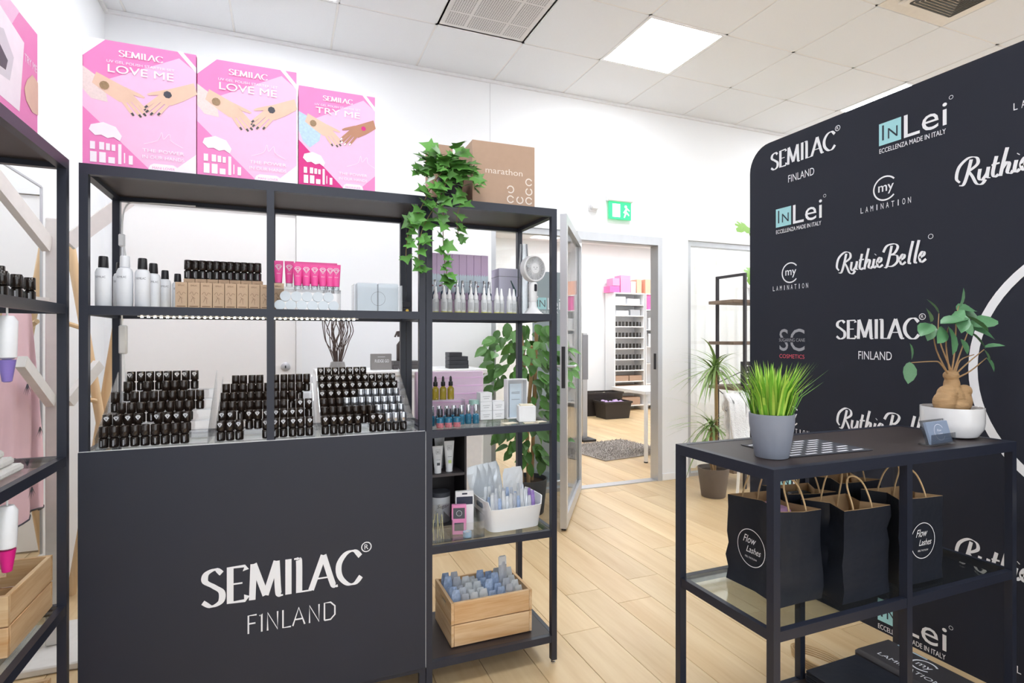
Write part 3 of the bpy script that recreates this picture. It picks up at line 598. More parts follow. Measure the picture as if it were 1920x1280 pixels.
def orient(o, pos, d, size, up=(0, 0, 1), twist=0):
    """leaf: local +y along d, local +z towards up"""
    y = Vector(d).normalized(); z = Vector(up); z = (z-y*z.dot(y)); z = z.normalized() if z.length > 1e-4 else Vector((1, 0, 0)); x = y.cross(z)
    m = Matrix((x, y, z)).transposed().to_4x4() @ Matrix.Rotation(twist, 4, 'Y')
    o.matrix_local = Matrix.Translation(pos) @ m @ Matrix.Diagonal((size, size, size, 1))
rv = random.Random(11)
vines = [[(0, 0, .09), (-.02, -.09, .11), (-.06, -.135, .03), (-.07, -.15, -.1), (-.065, -.15, -.22), (-.05, -.15, -.3)],
         [(0, 0, .09), (-.05, -.08, .1), (-.11, -.135, .02), (-.15, -.15, -.06), (-.19, -.15, -.14), (-.2, -.15, -.235)],
         [(0, 0, .09), (-.04, -.1, .07), (-.085, -.14, -.02), (-.14, -.15, -.12), (-.155, -.15, -.2), (-.15, -.15, -.27)],
         [(0, 0, .09), (.02, -.08, .1), (.0, -.14, .0), (-.02, -.15, -.08), (-.01, -.15, -.16)],
         [(0, 0, .09), (.0, -.07, .13), (.04, -.125, .09), (.05, -.14, .03)], [(0, 0, .09), (0, -.02, .17), (.03, -.05, .21)], [(0, 0, .09), (-.06, -.02, .15), (-.11, -.06, .12), (-.15, -.1, .08)], [(0, 0, .09), (-.03, -.04, .15), (-.05, -.09, .15), (-.08, -.12, .09)]]
for vn in vines:
    p = smooth(vn, 5); obj('vine', MB().tube(p, .0016, 5), VINE, t)
    n = len(p); k = 3
    while k < n:
        q = Vector(p[k]); out = Vector((rv.uniform(-1, 1), rv.uniform(-1.2, -.1), rv.uniform(-.8, .25)))
        s = rv.uniform(.042, .066)*(1 if k < n*.7 else .75)
        o = obj('leaf', IVL, None, t); orient(o, q+Vector((0, -.004, 0)), out, s, (rv.uniform(-.3, .3), -1, .7), rv.uniform(-.3, .3)); k += rv.choice((1, 1, 2))
for k in range(34):
    a = rv.uniform(0, 2*PI); rr = rv.uniform(.015, .075); q = Vector((rr*math.cos(a)-.035, rr*math.sin(a)*.7-.06, .1+rv.uniform(-.02, .09)))
    if q.x > -.03: q.y = min(q.y, -.115)
    o = obj('leaf', IVL, None, t); orient(o, q, (math.cos(a), math.sin(a)-.6, rv.uniform(-.3, .5)), rv.uniform(.045, .072), (0, -.8, .8), rv.uniform(-.4, .4))
# ================================================================ NARROW UNIT: upper glass shelf
PUR = M('mauve_box', 'd9bcdd', .45, var=.05); PBL = M('pale_blue_label', 'd5e3ee', .5)
pb = obj('product_box', MB().cbox(-.0155, -.015, 0, .0155, .015, .255, .0008), PUR)
decal('scalloped_label', pb, [('poly', [(-.0155, .1), (-.012, .092), (-.004, .1), (0, .09), (.004, .1), (.012, .092), (.0155, .1), (.0155, .165), (.011, .173), (.004, .165), (0, .176), (-.004, .165), (-.011, .173), (-.0155, .165)], 0), ('poly', [(-.0155, .14), (.0155, .14), (.0155, .1408), (-.0155, .1408)], 1), ('poly', arc(-.003, .122, .0035, 0, 330, 8), 2), ('poly', arc(.003, .124, .003, 0, 330, 8), 2)], ((0, -.015, 0), (1, 0, 0), (0, 0, 1)), [PBL, PRT, M('cherry_print', '8c2038', .5)])
for k in range(8):
    o = pb if k == 0 else copy_tree(pb); o.location = (.567+k*.0318, 2.255, S2); tag(o, 'mauve box with scalloped pale blue label, '+ORD[k]+' from left', 'box', 'mauve boxes on upper right shelf')
rs = thing('acrylic_riser', 'clear acrylic block under the silver-capped lash bottles', 'display stand', (.515, 2.13, S2)); obj('block_top', MB().box(0, 0, .057, .3, .085, .06), ACR, rs); obj('block_side', MB().box(0, 0, 0, .003, .085, .057).box(.297, 0, 0, .3, .085, .057), ACR, rs)
NVY = M('dark_blue_glass', '22405c', .15, coat=.5)
lb = obj('lash_bottle', MB().lathe([(.009, 0), (.0105, .002), (.0105, .028), (.006, .034)], 12), NVY); obj('cap', MB().lathe([(.0062, 0), (.0066, .001), (.006, .044), (.0052, .045)], 12, (0, 0, .0342)), SILV, lb)
for k in range(10):
    o = lb if k == 0 else copy_tree(lb); o.location = (.531+k*.0285, 2.16+.02*(k % 2), S2+.0602); tag(o, 'dark blue bottle with tall silver cap, '+ORD[k]+' from left behind the droppers', 'bottle', 'silver-capped lash bottles')
DRW = M('translucent_white_plastic', 'f0f2f4', .3, trans=.25); DRY = M('yellow_liquid_band', 'dcd67a', .3); 
db = obj('dropper_bottle', MB().lathe([(.011, .007), (.0118, .009), (.0118, .05), (.0085, .056)], 14), DRW)
obj('nozzle', MB().lathe([(.0095, .056), (.0095, .068), (.006, .075), (.003, .1), (.002, .101)], 12), WHITE, db); obj('liquid_base', MB().lathe([(.0108, 0), (.0119, .001), (.0119, .007)], 14), DRY, db)
decal('label_print', db, [('poly', [(-.0055+a*.004, .014), (-.0045+a*.004, .014), (-.0045+a*.004, .042), (-.0055+a*.004, .042)], 0) for a in range(3)], ((0, -.0122, 0), (1, 0, 0), (0, 0, 1)), [PRT])
for k in range(13):
    o = db if k == 0 else copy_tree(db); o.location = (.530+k*.0262, 2.03+.022*((k+1) % 2), S2); tag(o, 'white dropper bottle with pointed nozzle, '+ORD[k]+' from left', 'bottle', 'white dropper bottles'); o.rotation_euler = (0, 0, rv.uniform(-.3, .3))
t = thing('gift_carton', 'pale lilac carton behind the small fan', 'box', (.835, 2.19, S2)); obj('carton', MB().cbox(0, 0, 0, .085, .09, .2, .0015), M('pale_lilac_card', 'cfcde0', .5), t); obj('lid_edge', MB().box(-.001, -.001, .165, .086, .091, .1665), PRT, t)
t = thing('eyelash_brush_cup', 'small clear cup with dark brush beside the fan', 'cup', (.866, 2.105, S2)); obj('cup', MB().lathe([(.012, 0), (.016, .002), (.02, .075), (.019, .075), (.0145, .004)], 14), CLP, t); obj('brush', MB().tube([(0, 0, .01), (.006, 0, .1), (-.012, 0, .14)], [.006, .005, .002], 8), M('dark_teal_handle', '1f4146', .4), t)
# hand fan with a smiling face
t = thing('mini_fan', 'white handheld fan with smiling face standing on round base', 'fan', (.918, 2.03, S2), R(12))
FW = M('fan_white_plastic', 'f0f0f2', .35)
obj('base', MB().lathe([(.04, 0), (.042, .004), (.03, .012), (.016, .03), (.014, .05)], 22), FW, t)
hd = obj('handle', MB().lathe([(.014, .05), (.0165, .056), (.0175, .12), (.014, .128)], 18), FW, t)
obj('button_panel', MB().cbox(-.006, -.019, .092, .006, -.0165, .12, .002), M('dark_button', '2b2d38', .3), hd); obj('side_knob', MB().ball((.019, 0, .07), .006), FW, hd)
cz = .182; hdm = Matrix.Translation((0, 0, cz)) @ Matrix.Rotation(PI/2, 4, 'X')
rng = MB()
for zz, rr in ((-.014, .049), (.014, .049)):
    rng.tube([(rr*math.cos(a*PI/16), rr*math.sin(a*PI/16), zz) for a in range(33)], .0032, 6, mat=hdm)
fh = obj('head_ring', rng.lathe([(.0495, -.014), (.052, -.012), (.052, .012), (.0495, .014), (.0475, .012), (.0475, -.012), (.0495, -.014)], 28, mat=hdm), FW, t)
sp = MB()
for k in range(40):
    a = k*PI/20; sp.bar((.02*math.cos(a), .02*math.sin(a), .015), (.048*math.cos(a+.12), .048*math.sin(a+.12), .013), .0016, mat=hdm)
    sp.bar((.02*math.cos(a), .02*math.sin(a), -.015), (.048*math.cos(a), .048*math.sin(a), -.013), .0016, mat=hdm)
g = obj('grille_wires', sp, FW, fh); g['kind'] = 'stuff'
hb = obj('hub', MB().lathe([(.019, -.016), (.021, -.012), (.021, .014), (.019, .0165)], 22, mat=hdm), FW, fh)
decal('smile', hb, [('poly', arc(-.007, .004, .0018, 0, 330, 8), 0), ('poly', arc(.007, .004, .0018, 0, 330, 8), 0), ('pen', [arc(0, .001, .005, 200, 340, 10)], 0, 0, 1, 0, 0, 0, .001)], ((0, -.0166, cz), (1, 0, 0), (0, 0, 1)), [INK])
for k in range(5):
    a = k*2*PI/5; bl = MB(); bl.add([(.018*math.cos(a), .018*math.sin(a), -.003), (.042*math.cos(a-.25), .042*math.sin(a-.25), -.006), (.044*math.cos(a+.3), .044*math.sin(a+.3), .004), (.018*math.cos(a+.7), .018*math.sin(a+.7), .004)], [(0, 1, 2, 3)], mat=hdm); bl.v += [(v[0], v[1]+.0012, v[2]) for v in bl.v]; bl.f.append((7, 6, 5, 4)); bl.f += [(i, 4+i, 4+(i+1) % 4, (i+1) % 4) for i in range(4)]; bl.m += [0]*5
    obj('blade', bl, M('fan_blade_grey', 'cfd2d6', .4), fh)
t = thing('clear_cup_stack', 'clear upside-down cup stacked above the fan', 'cup', (.935, 2.16, S2)); obj('cup', MB().lathe([(.022, 0), (.0225, .19), (.017, .27), (.016, .3), (.0145, .3), (.0155, .27), (.021, .19), (.0205, .004)], 16), CLP, t)
# ================================================================ NARROW UNIT: third shelf
t = thing('pink_case', 'translucent pink ribbed case behind the oil bottles', 'case', (.5, 2.24, S3)); obj('shell', MB().cbox(0, 0, 0, .285, .045, .19, .004), M('translucent_pink', 'f3d6f0', .35, trans=.2), t)
for k in range(5): obj('rib', MB().box(.02, -.002, .03+k*.033, .28, 0, .034+k*.033), M('pink_rib', 'eec4ea', .4), t)
AMB = M('amber_oil', 'b3a13a', .12, trans=.35, coat=.5); BLP = M('black_plastic_cap', '1e1d21', .35)
am = obj('oil_bottle', MB().lathe([(.0125, 0), (.0135, .002), (.0135, .042), (.007, .05), (.006, .052)], 14), AMB)
cp = obj('cap', MB().lathe([(.0085, .052), (.009, .053), (.0085, .068), (.005, .07)], 12), BLP, am); obj('bulb', MB().lathe([(.005, .07), (.0055, .073), (.0045, .086), (.002, .09)], 10), BLP, cp)
rs = thing('acrylic_riser', 'clear acrylic step carrying the oil dropper bottles', 'display stand', (.5, 2.1, S3)); obj('block_top', MB().box(0, 0, .087, .16, .05, .09), ACR, rs); obj('block_side', MB().box(0, 0, 0, .003, .05, .087).box(.157, 0, 0, .16, .05, .087), ACR, rs)
for k in range(4):
    o = am if k == 0 else copy_tree(am); o.location = (.517+k*.0305, 2.125, S3+.0902); tag(o, 'amber oil dropper bottle with black bulb cap, '+ORD[k]+' from left', 'bottle', 'amber oil droppers')
TEAL = M('teal_pattern_glass', '2f6f8e', .15, var=.45, scale=130, coat=.5); FRT = M('fruit_pattern_label', 'c97a84', .3, var=.7, scale=110)
tl = obj('cuticle_oil_bottle', MB().lathe([(.012, 0), (.0132, .002), (.0132, .034), (.007, .039)], 14), TEAL); obj('cap', MB().lathe([(.0092, .039), (.0096, .04), (.0092, .072), (.0085, .073)], 14), SILV, tl)
for k in range(7):
    o = tl if k == 0 else copy_tree(tl); o.location = (.516+k*.029, 2.06+.004*(k % 2), S3+.0); tag(o, 'teal patterned oil bottle with silver cap, '+ORD[k]+' from left', 'bottle', 'teal oil bottles')
fl = obj('fruit_oil_bottle', MB().lathe([(.0125, 0), (.0137, .002), (.0137, .034), (.0075, .039)], 14), FRT); obj('shoulder_band', MB().lathe([(.0139, .018), (.0139, .034), (.0078, .0395)], 14), TEAL, fl); obj('cap', MB().lathe([(.0098, .039), (.0102, .04), (.0098, .068), (.009, .069)], 14), M('dark_pewter_cap', '55575f', .2, .8), fl)
for k in range(3):
    o = fl if k == 0 else copy_tree(fl); o.location = (.534+k*.032, 2.005, S3); tag(o, 'fruit-patterned oil bottle with dark cap, '+ORD[k]+' from left', 'bottle', 'fruit oil bottles')
WB = M('white_box_card', 'eeeff2', .45)
wbx = obj('white_box', MB().cbox(0, 0, 0, .05, .05, .036, .0012), WB); decal('small_print', wbx, [('poly', [(.01, .02), (.04, .02), (.04, .0212), (.01, .0212)], 0), ('poly', [(.014, .012), (.036, .012), (.036, .0132), (.014, .0132)], 0)], ((0, 0, 0), (1, 0, 0), (0, 0, 1)), [PRT])
for k, (i, j) in enumerate(((0, 0), (1, 0), (0, 1), (1, 1), (0, 2))):
    o = wbx if k == 0 else copy_tree(wbx); o.location = (.733+i*.053, 2.13, S3+j*.0364); tag(o, ['lower left', 'lower right', 'middle left', 'upper right', 'topmost left'][k]+' small white product box of the stack on third shelf', 'box', 'stacked white boxes')
t = thing('glass_jar', 'clear jar with pale teal lid left of the white boxes', 'jar', (.712, 2.15, S3)); obj('jar', MB().lathe([(.018, 0), (.019, .002), (.019, .06)], 16), CLP, t); obj('lid', MB().lathe([(.02, .06), (.02, .08), (.019, .081)], 16), M('pale_teal_lid', 'a9cfc8', .4), t)
t = thing('display_case', 'white open display box with card standing before the ficus', 'display box', (.845, 2.12, S3)); obj('back_panel', MB().box(.003, .037, .003, .085, .04, .157), WB, t); obj('side_panel', MB().box(0, 0, 0, .003, .04, .16), WB, t); obj('side_panel', MB().box(.085, 0, 0, .088, .04, .16), WB, t); obj('top_panel', MB().box(.003, 0, .157, .085, .04, .16), WB, t); obj('bottom_panel', MB().box(.003, 0, 0, .085, .04, .003), WB, t)
cdp = obj('card', MB().box(.018, .02, .003, .07, .023, .14), M('pale_blue_card', 'd4e2ee', .5), t); decal('card_lines', cdp, [('poly', [(.026, z), (.062, z), (.062, z+.0015), (.026, z+.0015)], 0) for z in (.075, .1, .105)], ((0, .02, 0), (1, 0, 0), (0, 0, 1)), [PRT])
t = thing('white_cube', 'white cube box in front of the display case', 'box', (.853, 2.02, S3), R(-14)); obj('box', MB().cbox(0, 0, 0, .068, .06, .062, .002), WB, t); obj('paper_top', MB().box(.008, .008, .0622, .06, .052, .0665), M('cream_paper', 'efe6d0', .7), t)
for k, (x, y, r_) in enumerate(((.79, 1.985, .3), (.86, 1.975, -.2), (.905, 1.98, .15))):
    o = obj('paper_card', MB().box(0, 0, 0, .055, .035, .0012), M('cream_paper', 'efe6d0', .7), None, (x, y, S3+.0002+.0), r_); tag(o, 'cream paper card lying flat at the front of third shelf', 'card', 'loose paper cards')
# ================================================================ NARROW UNIT: fourth shelf
t = thing('dark_cubby', 'dark open cubby box with inner shelf behind the tubes', 'cabinet', (.492, 2.12, S4)); DKB = M('dark_brown_laminate', '2c272a', .5)
obj('back_panel', MB().box(.008, .145, .008, .172, .15, .352), DKB, t)
for x in (0, .172): obj('side_panel', MB().box(x, 0, 0, x+.008, .15, .36), DKB, t)
for z in (0, .352): obj('end_panel', MB().box(.008, 0, z, .172, .15, z+.008), DKB, t)
obj('inner_shelf', MB().box(.0085, .002, .2, .1715, .145, .21), M('grey_laminate', '4a4446', .5), t)
GRN = M('lime_print', 'c9dc8d', .5); SQ = M('charcoal_print', '4d4f57', .5)
def cream(label, loc, h, mark):
    o = obj('cream_tube', tube_mesh(h, .042, .014), WPL, None, loc); tag(o, label, 'tube', 'white cream tubes'); obj('cap', MB().lathe([(.0135, -.014), (.014, -.0135), (.0138, 0)], 14), WPL, o)
    decal('label_print', o, [('pen', [[(-.008, .0), (.008, 0), (.008, .016), (-.008, .016), (-.008, 0)]], 0, h*.72, 1, 1, 0, 0, .0008), ('text', 'SC', 0, h*.76, .007, 1), ('poly', [(-.006, h*.2), (.006, h*.2), (.006, h*.32), (-.006, h*.32)], mark), ('poly', [(-.008, h*.45), (.008, h*.45), (.008, h*.46), (-.008, h*.46)], 1)], ((0, -.0146, 0), (1, 0, 0), (0, .12, 1)), [GRN, SQ])
zs = S4+.2105
cream('white SC cream tube with charcoal square, front of dark cubby', (.563, 2.15, zs+.0142), .085, 1); cream('taller white SC cream tube with lime mark in the cubby', (.612, 2.16, zs+.0142), .1, 0); cream('white SC cream tube at the back of the cubby', (.59, 2.225, zs+.0142), .105, 1)
t = thing('serum_box', 'narrow white serum box at left of the cubby shelf', 'box', (.517, 2.14, zs)); obj('box', MB().cbox(-.014, -.012, 0, .014, .012, .06, .001), WB, t); decal('round_mark', t, [('pen', [arc(0, 0, .006, 0, 360, 14)], 0, .044, 1, 0, 0, 0, .0012)], ((0, -.012, 0), (1, 0, 0), (0, 0, 1)), [PRT])
for k in range(3): o = obj('brush_bottle', MB().lathe([(.007, 0), (.008, .05), (.004, .055), (.003, .09)], 10), CLP, None, (.507+k*.013, 2.175+.01*(k % 2), zs)); tag(o, 'thin clear bottle behind the serum box', 'bottle', 'thin clear bottles')
t = thing('wax_tin', 'white round tin with dark lid in the lower cubby', 'tin', (.585, 2.2, S4+.0082)); obj('tin', MB().lathe([(.04, 0), (.041, .002), (.041, .1)], 22), WPL, t); obj('lid', MB().lathe([(.042, .1), (.042, .115), (.04, .117)], 22), SQ, t); decal('label_print', t, [('text', 'Sugar', 0, .06, .014, 0, {'shear': .25})], ((0, -.0415, 0), (1, 0, 0), (0, 0, 1)), [SQ])
# white plastic basket full of lash packs
t = thing('storage_basket', 'white plastic basket filled with lash packs', 'basket', (.715, 1.985, S4), R(3)); BW, BD, BH = .245, .19, .115
mb = MB(); o0 = [(.012, .012), (BW-.012, .012), (BW-.012, BD-.012), (.012, BD-.012)]
def basket(mb, inset, z0, flip):
    n = 24; ring_ = []
    for lev, zz in ((0, z0), (1, BH)):
        for k in range(n):
            a = 2*PI*k/n; e = .35; cx = math.copysign(abs(math.cos(a))**e, math.cos(a)); cy = math.copysign(abs(math.sin(a))**e, math.sin(a))
            g = (.88 if lev == 0 else 1); dip = (-.028 if abs(math.cos(a)) < .75 else 0) if lev else 0
            ring_.append((BW/2+cx*(BW/2-inset)*g, BD/2+cy*(BD/2-inset)*g, zz+dip))
    return ring_
A = basket(mb, 0, 0, 0); B = basket(mb, .004, .004, 1); n = 24
mb.add(A+B, [(k, (k+1) % n, n+(k+1) % n, n+k) for k in range(n)]+[(2*n+(k+1) % n, 2*n+k, 3*n+k, 3*n+(k+1) % n) for k in range(n)]+[(n+k, n+(k+1) % n, 3*n+(k+1) % n, 3*n+k) for k in range(n)]+[tuple(range(n))[::-1], tuple(2*n+k for k in range(n))])
obj('tub', mb, WHITE, t); obj('handle_slot', MB().cbox(-.0005, BD/2-.03, BH-.034, .006, BD/2+.03, BH-.014, .004), M('slot_shadow_grey', '6f7683', .6), t)
FOIL = M('silver_foil_pouch', 'e3e8ee', .3, .35, var=.15, scale=25); CLEARP = M('clear_sachet', 'd4d8e2', .25, var=.2, scale=60, trans=.3); BLS = M('blue_sachet', 'a3b6d8', .25, var=.5, scale=70)
def pouch(name, label, loc, rot, w, h, th, mat, group, hang=False, card=None):
    """sealed sachet: crinkled two-sided pillow with flat seams"""
    rp = random.Random(hash((round(loc[0], 4), round(loc[1], 4)))); mb = MB(); nx, nz = 4, 7; F_ = []
    for sgn in (-1, 1):
        for j in range(nz+1):
            for i in range(nx+1):
                e = math.sin(PI*i/nx)**.6*math.sin(PI*j/nz)**.5; cut = .14*w if j == nz and i in (0, nx) else 0
                F_.append(((i/nx-.5)*w+(cut if i == 0 else -cut), sgn*(th*e*rp.uniform(.35, 1.1)+.0004), h*j/nz))
    n_ = (nx+1)*(nz+1); fs = []
    for j in range(nz):
        for i in range(nx):
            q = j*(nx+1)+i; fs += [(q, q+1, q+nx+2, q+nx+1), (n_+q+nx+1, n_+q+nx+2, n_+q+1, n_+q)]
    rim = [i for i in range(nx+1)]+[(j+1)*(nx+1)+nx for j in range(nz)]+[nz*(nx+1)+i for i in range(nx-1, -1, -1)]+[j*(nx+1) for j in range(nz-1, 0, -1)]
    fs += [(rim[(k+1) % len(rim)], rim[k], n_+rim[k], n_+rim[(k+1) % len(rim)]) for k in range(len(rim))]
    mb.add(F_, fs); me = mb.mesh(name, mat); me.polygons.foreach_set('use_smooth', [False]*len(me.polygons))
    o = obj(name, me, None, None, loc, None, rot); tag(o, label, 'pouch', group)
    if card: obj('header_card', MB().box(-w/2+.001, -.0026, h*.86, w/2-.001, .0026, h*.985), card, o)
    return o
r4 = random.Random(3)
SIL = M('clear_white_sachet', 'eef1f6', .2, var=.12, scale=60, trans=.3); PLM = M('purple_sachet', '9c7fc4', .3, var=.4, scale=60)
for k in range(36):
    x = .752+(k % 12)*.0158; y = 2.035+(k//12)*.036
    pouch('lash_pack', 'slim clear sachet with tools standing in the white basket', (x, y, S4+.012), (R(-7), 0, r4.uniform(-.05, .05)), .0148, r4.uniform(.1, .135), .005, [SIL, CLEARP, BLS, SIL, FOIL][k % 5] if k not in (11, 23) else PLM, 'sachets in the white basket')
for k, (x, y, tl_) in enumerate(((.765, 2.203, -.2), (.795, 2.217, -.2), (.828, 2.231, -.22), (.86, 2.245, -.16), (.893, 2.203, -.03), (.928, 2.217, .0))):
    pouch('foil_pouch', ('silver foil' if k < 4 else 'white')+' pouch, '+ORD[k]+' from left behind the white basket', (x, y, S4+.0085), (R(-3), tl_, .0), .058, .205 if k < 4 else .18, .0045, FOIL if k < 4 else WB, 'foil pouches behind the basket')
# acrylic organiser with brushes
t = thing('acrylic_organiser', 'clear acrylic organiser with small boxes and brushes', 'organiser', (.495, 1.972, S4)); ow, od = .2, .13
for (a, b, c_, d_, h_) in ((0, 0, ow, .003, .06), (0, od-.003, ow, od, .1), (0, .003, .003, od-.003, .08), (ow-.003, .003, ow, od-.003, .08), (.075, .003, .078, od-.003, .075)): obj('wall_sheet', MB().box(a, b, .0025, c_, d_, h_), ACR, t)
obj('base_sheet', MB().box(0, 0, 0, ow, od, .0025), ACR, t)
STR = M('straw_bristle', 'cfc79a', .6, var=.3, scale=90)
for k in range(14):
    x, y = .508+r4.uniform(0, .055), 1.985+r4.uniform(0, .08); o = obj('micro_brush', MB().tube([(0, 0, 0), (r4.uniform(-.012, .012), r4.uniform(-.01, .01), r4.uniform(.07, .1))], .0017, 5), STR if k % 2 else CLP, None, (x, y, S4+.0028)); tag(o, 'thin micro brush in the acrylic organiser', 'brush', 'micro brushes')
t = thing('lash_box', 'pink and charcoal lash box standing in the organiser', 'box', (.585, 2.03, S4+.0028), R(-15)); obj('box', MB().cbox(0, 0, 0, .055, .02, .11, .002), M('pink_lash_box', 'e58fbd', .4), t); decal('dark_window', t, [('poly', [(.006, .06), (.049, .06), (.049, .1), (.006, .1)], 0), ('pen', [arc(0, 0, .01, 0, 360, 18)], .028, .08, 1, 1, 0, 0, .001), ('poly', [(.01, .015), (.045, .015), (.045, .045), (.01, .045)], 0)], ((0, 0, 0), (1, 0, 0), (0, 0, 1)), [SQ, LOGO])
t = thing('lash_box', 'white and charcoal hanging box behind the pink lash box', 'box', (.61, 2.064, S4+.0028), R(-10)); obj('box', MB().cbox(0, 0, 0, .07, .018, .15, .002), WB, t); decal('dark_band', t, [('poly', [(.004, .1), (.066, .1), (.066, .13), (.004, .13)], 0), ('poly', [(.025, .138), (.045, .138), (.045, .144), (.025, .144)], 0)], ((0, 0, 0), (1, 0, 0), (0, 0, 1)), [M('navy_print', '2c3448', .5)])
t = thing('round_tape', 'pale blue tape roll in the acrylic organiser', 'tape', (.635, 1.995, S4+.0028)); obj('roll', MB().lathe([(.016, 0), (.016, .018), (.009, .018), (.009, 0), (.016, 0)], 18), M('pale_blue_tape', 'a8cde8', .5), t); obj('core', MB().lathe([(.009, .0005), (.009, .0175), (.0075, .0175), (.0075, .0005), (.009, .0005)], 14), WB, t)
# ================================================================ NARROW UNIT: crate on the bottom board
PINE = woodmat('pine_wood', 'c6945f', 'ecd0a8', 'X', .5, .06, 18); PINEZ = woodmat('pine_wood_cross', 'c6945f', 'ecd0a8', 'Y', .5, .06, 18)
def crate(label, loc, rz, W, D, H, rows=2, slot=True):
    t = thing('wooden_crate', label, 'crate', loc, rz); th = .011; g = .004; bh = (H-.004-g*(rows-1))/rows
    for y in (0, D-th):
        for r_ in range(rows): obj('plank', MB().cbox(th+.0005, y, .004+r_*(bh+g), W-th-.0005, y+th, .004+r_*(bh+g)+bh, .0012), PINE, t)
    for x in (0, W-th):
        for r_ in range(rows):
            z0 = .004+r_*(bh+g)
            if slot and r_ == rows-1:
                a, b = D*.32, D*.68; zc = z0+bh*.55
                m = MB().box(x, 0, z0, x+th, D, zc-.011).box(x, 0, zc+.011, x+th, D, z0+bh).box(x, 0, zc-.011, x+th, a, zc+.011).box(x, b, zc-.011, x+th, D, zc+.011)
            else: m = MB().cbox(x, 0, z0, x+th, D, z0+bh, .0012)
            obj('end_plank', m, PINEZ, t)
    for k in range(3): obj('bottom_slat', MB().box(th+.001, th+.002+k*(D-2*th)/3, .004, W-th-.001, th-.003+(k+1)*(D-2*th)/3, .012), PINE, t)
    return t
crate('pine crate of blue sachets on the bottom board of narrow shelf', (.575, 2.0, S5), R(0), .325, .235, .165)
for k in range(40):
    x = .607+(k % 8)*.0365; y = 2.036+(k//8)*.037
    big = k == 22
    pouch('blue_sachet', 'tall clear-topped blue sachet standing up in the pine crate' if big else 'blue and clear sachet standing in the pine crate', (x, y, S5+.0125), (R(-4), 0, r4.uniform(-.06, .06)), .035, .25 if big else r4.uniform(.15, .19), .007, [BLS, SIL, BLS, CLEARP, SIL][(k*3+k//8) % 5], None if big else 'sachets in the pine crate', card=WB if big else None)
# ================================================================ LEFT UNIT
LX = -.552
t = thing('gift_box', 'pink TRY ME box with lamp picture on the left shelf top', 'box', (LX-.006, 1.42, 1.75), PI/2)
obj('carton', MB().cbox(0, 0, 0, .305, .12, .25, .0015), [PK], t)
decal('printed_front', t, [('poly', [(0, 0), (.2, .25), (0, .25)], 1), ('poly', [(.03, .02), (.2, .02), (.225, .19), (.06, .22)], 2), ('poly', [(.06, .06), (.15, .07), (.17, .13), (.12, .17), (.06, .15)], 3), ('poly', [(.08, .08), (.13, .085), (.14, .11), (.1, .13)], 4), ('text', 'TRY ME', .262, .15, .018, 2, {'w': .07}), ('poly', [(.305, .13), (.305, .05), (.27, .045), (.235, .06), (.225, .085), (.24, .11), (.27, .135)], 5)], ((0, 0, 0), (1, 0, 0), (0, 0, 1)), [PK, PKL, PKW, M('print_lamp_grey', 'd5d3dc', .4), INK, SKA], .0004, .0001)
for k in range(11):
    put_polish('p', (LX-.06-.012*(k % 2), 1.44+k*.04, S2+.002), 'black nail polish bottle, '+ORD[k]+' from the camera on the left wall unit', 'polish on left unit')
    if k % 2 == 0: put_polish('p', (LX-.13, 1.43+k*.043, S2+.032), 'black nail polish bottle, '+ORD[k//2]+' from the camera on rear step of left unit', 'rear polish on left unit')
t = thing('acrylic_riser', 'clear acrylic bar step on the left wall unit', 'display stand', (LX-.16, 1.4, S2)); obj('step', MB().box(0, 0, .028, .055, .49, .031), ACR, t); obj('side_panel', MB().box(0, 0, 0, .055, .003, .028), ACR, t); obj('side_panel', MB().box(0, .487, 0, .055, .49, .028), ACR, t)
t = thing('folded_towels', 'folded white towels on the left glass shelf', 'towels', (LX-.3, 1.42, S3))
for k in range(3): obj('towel', MB().cbox(.01*k, .01*k, k*.02, .26-.012*k, .33-.02*k, k*.02+.0195, .006), M('white_towel', 'eeecea', .95, bump=.3, scale=200), t)
crate('pine crate of tools on the left wall unit, lower glass shelf', (LX-.03, 1.63, S4), PI/2, .27, .3, .145)
crate('pine crate on the bottom board of the left wall unit', (LX-.03, 1.45, S5), PI/2, .44, .3, .22, slot=False)
for k in range(7):
    o = obj('nail_file', MB().cbox(-.012, -.002, 0, .012, .002, .19, .0015), M('grey_file', '6d6a70', .7, var=.2), None, (LX-.115-.012*(k % 3), 1.67+k*.029, S4+.0165), None, (R(-38), 0, R(90)+rv.uniform(-.2, .2))); tag(o, 'grey nail file lying slanted in the upper left crate', 'nail file', 'files in left crate')
MAG = M('magenta_plastic', 'e0148c', .35); VIO = M('violet_plastic', '8a78c8', .35)
for z, m_, lb in ((S2-.026, VIO, 'white tube with violet tip hanging under the upper left shelf'), (S3-.026, MAG, 'white tube with magenta tip hanging above the left crate')):
    t = thing('hanging_tube', lb, 'tube', (LX-.012, 1.575, z)); obj('hook', MB().tube([(0, 0, 0), (0, 0, -.02)], .002, 6), WHITE, t)
    obj('tube', MB().lathe([(.008, -.115), (.017, -.11), (.019, -.03), (.012, -.018)], 16), WPL, t); obj('tip', MB().lathe([(.006, -.165), (.009, -.163), (.016, -.1155)], 16), m_, t)
for k in range(4):
    t = thing('spray_bottle', 'black capped bottle standing in the lower left crate', 'bottle', (LX-.09-.06*(k % 2), 1.6+k*.062, S5+.0125), 0, 'black bottles in lower crate'); obj('body', MB().lathe([(.022, 0), (.023, .002), (.023, .15), (.012, .165)], 16), GLOSSB, t); obj('cap', MB().lathe([(.014, .165), (.0145, .167), (.014, .215), (.012, .218)], 16), GLOSSB, t)
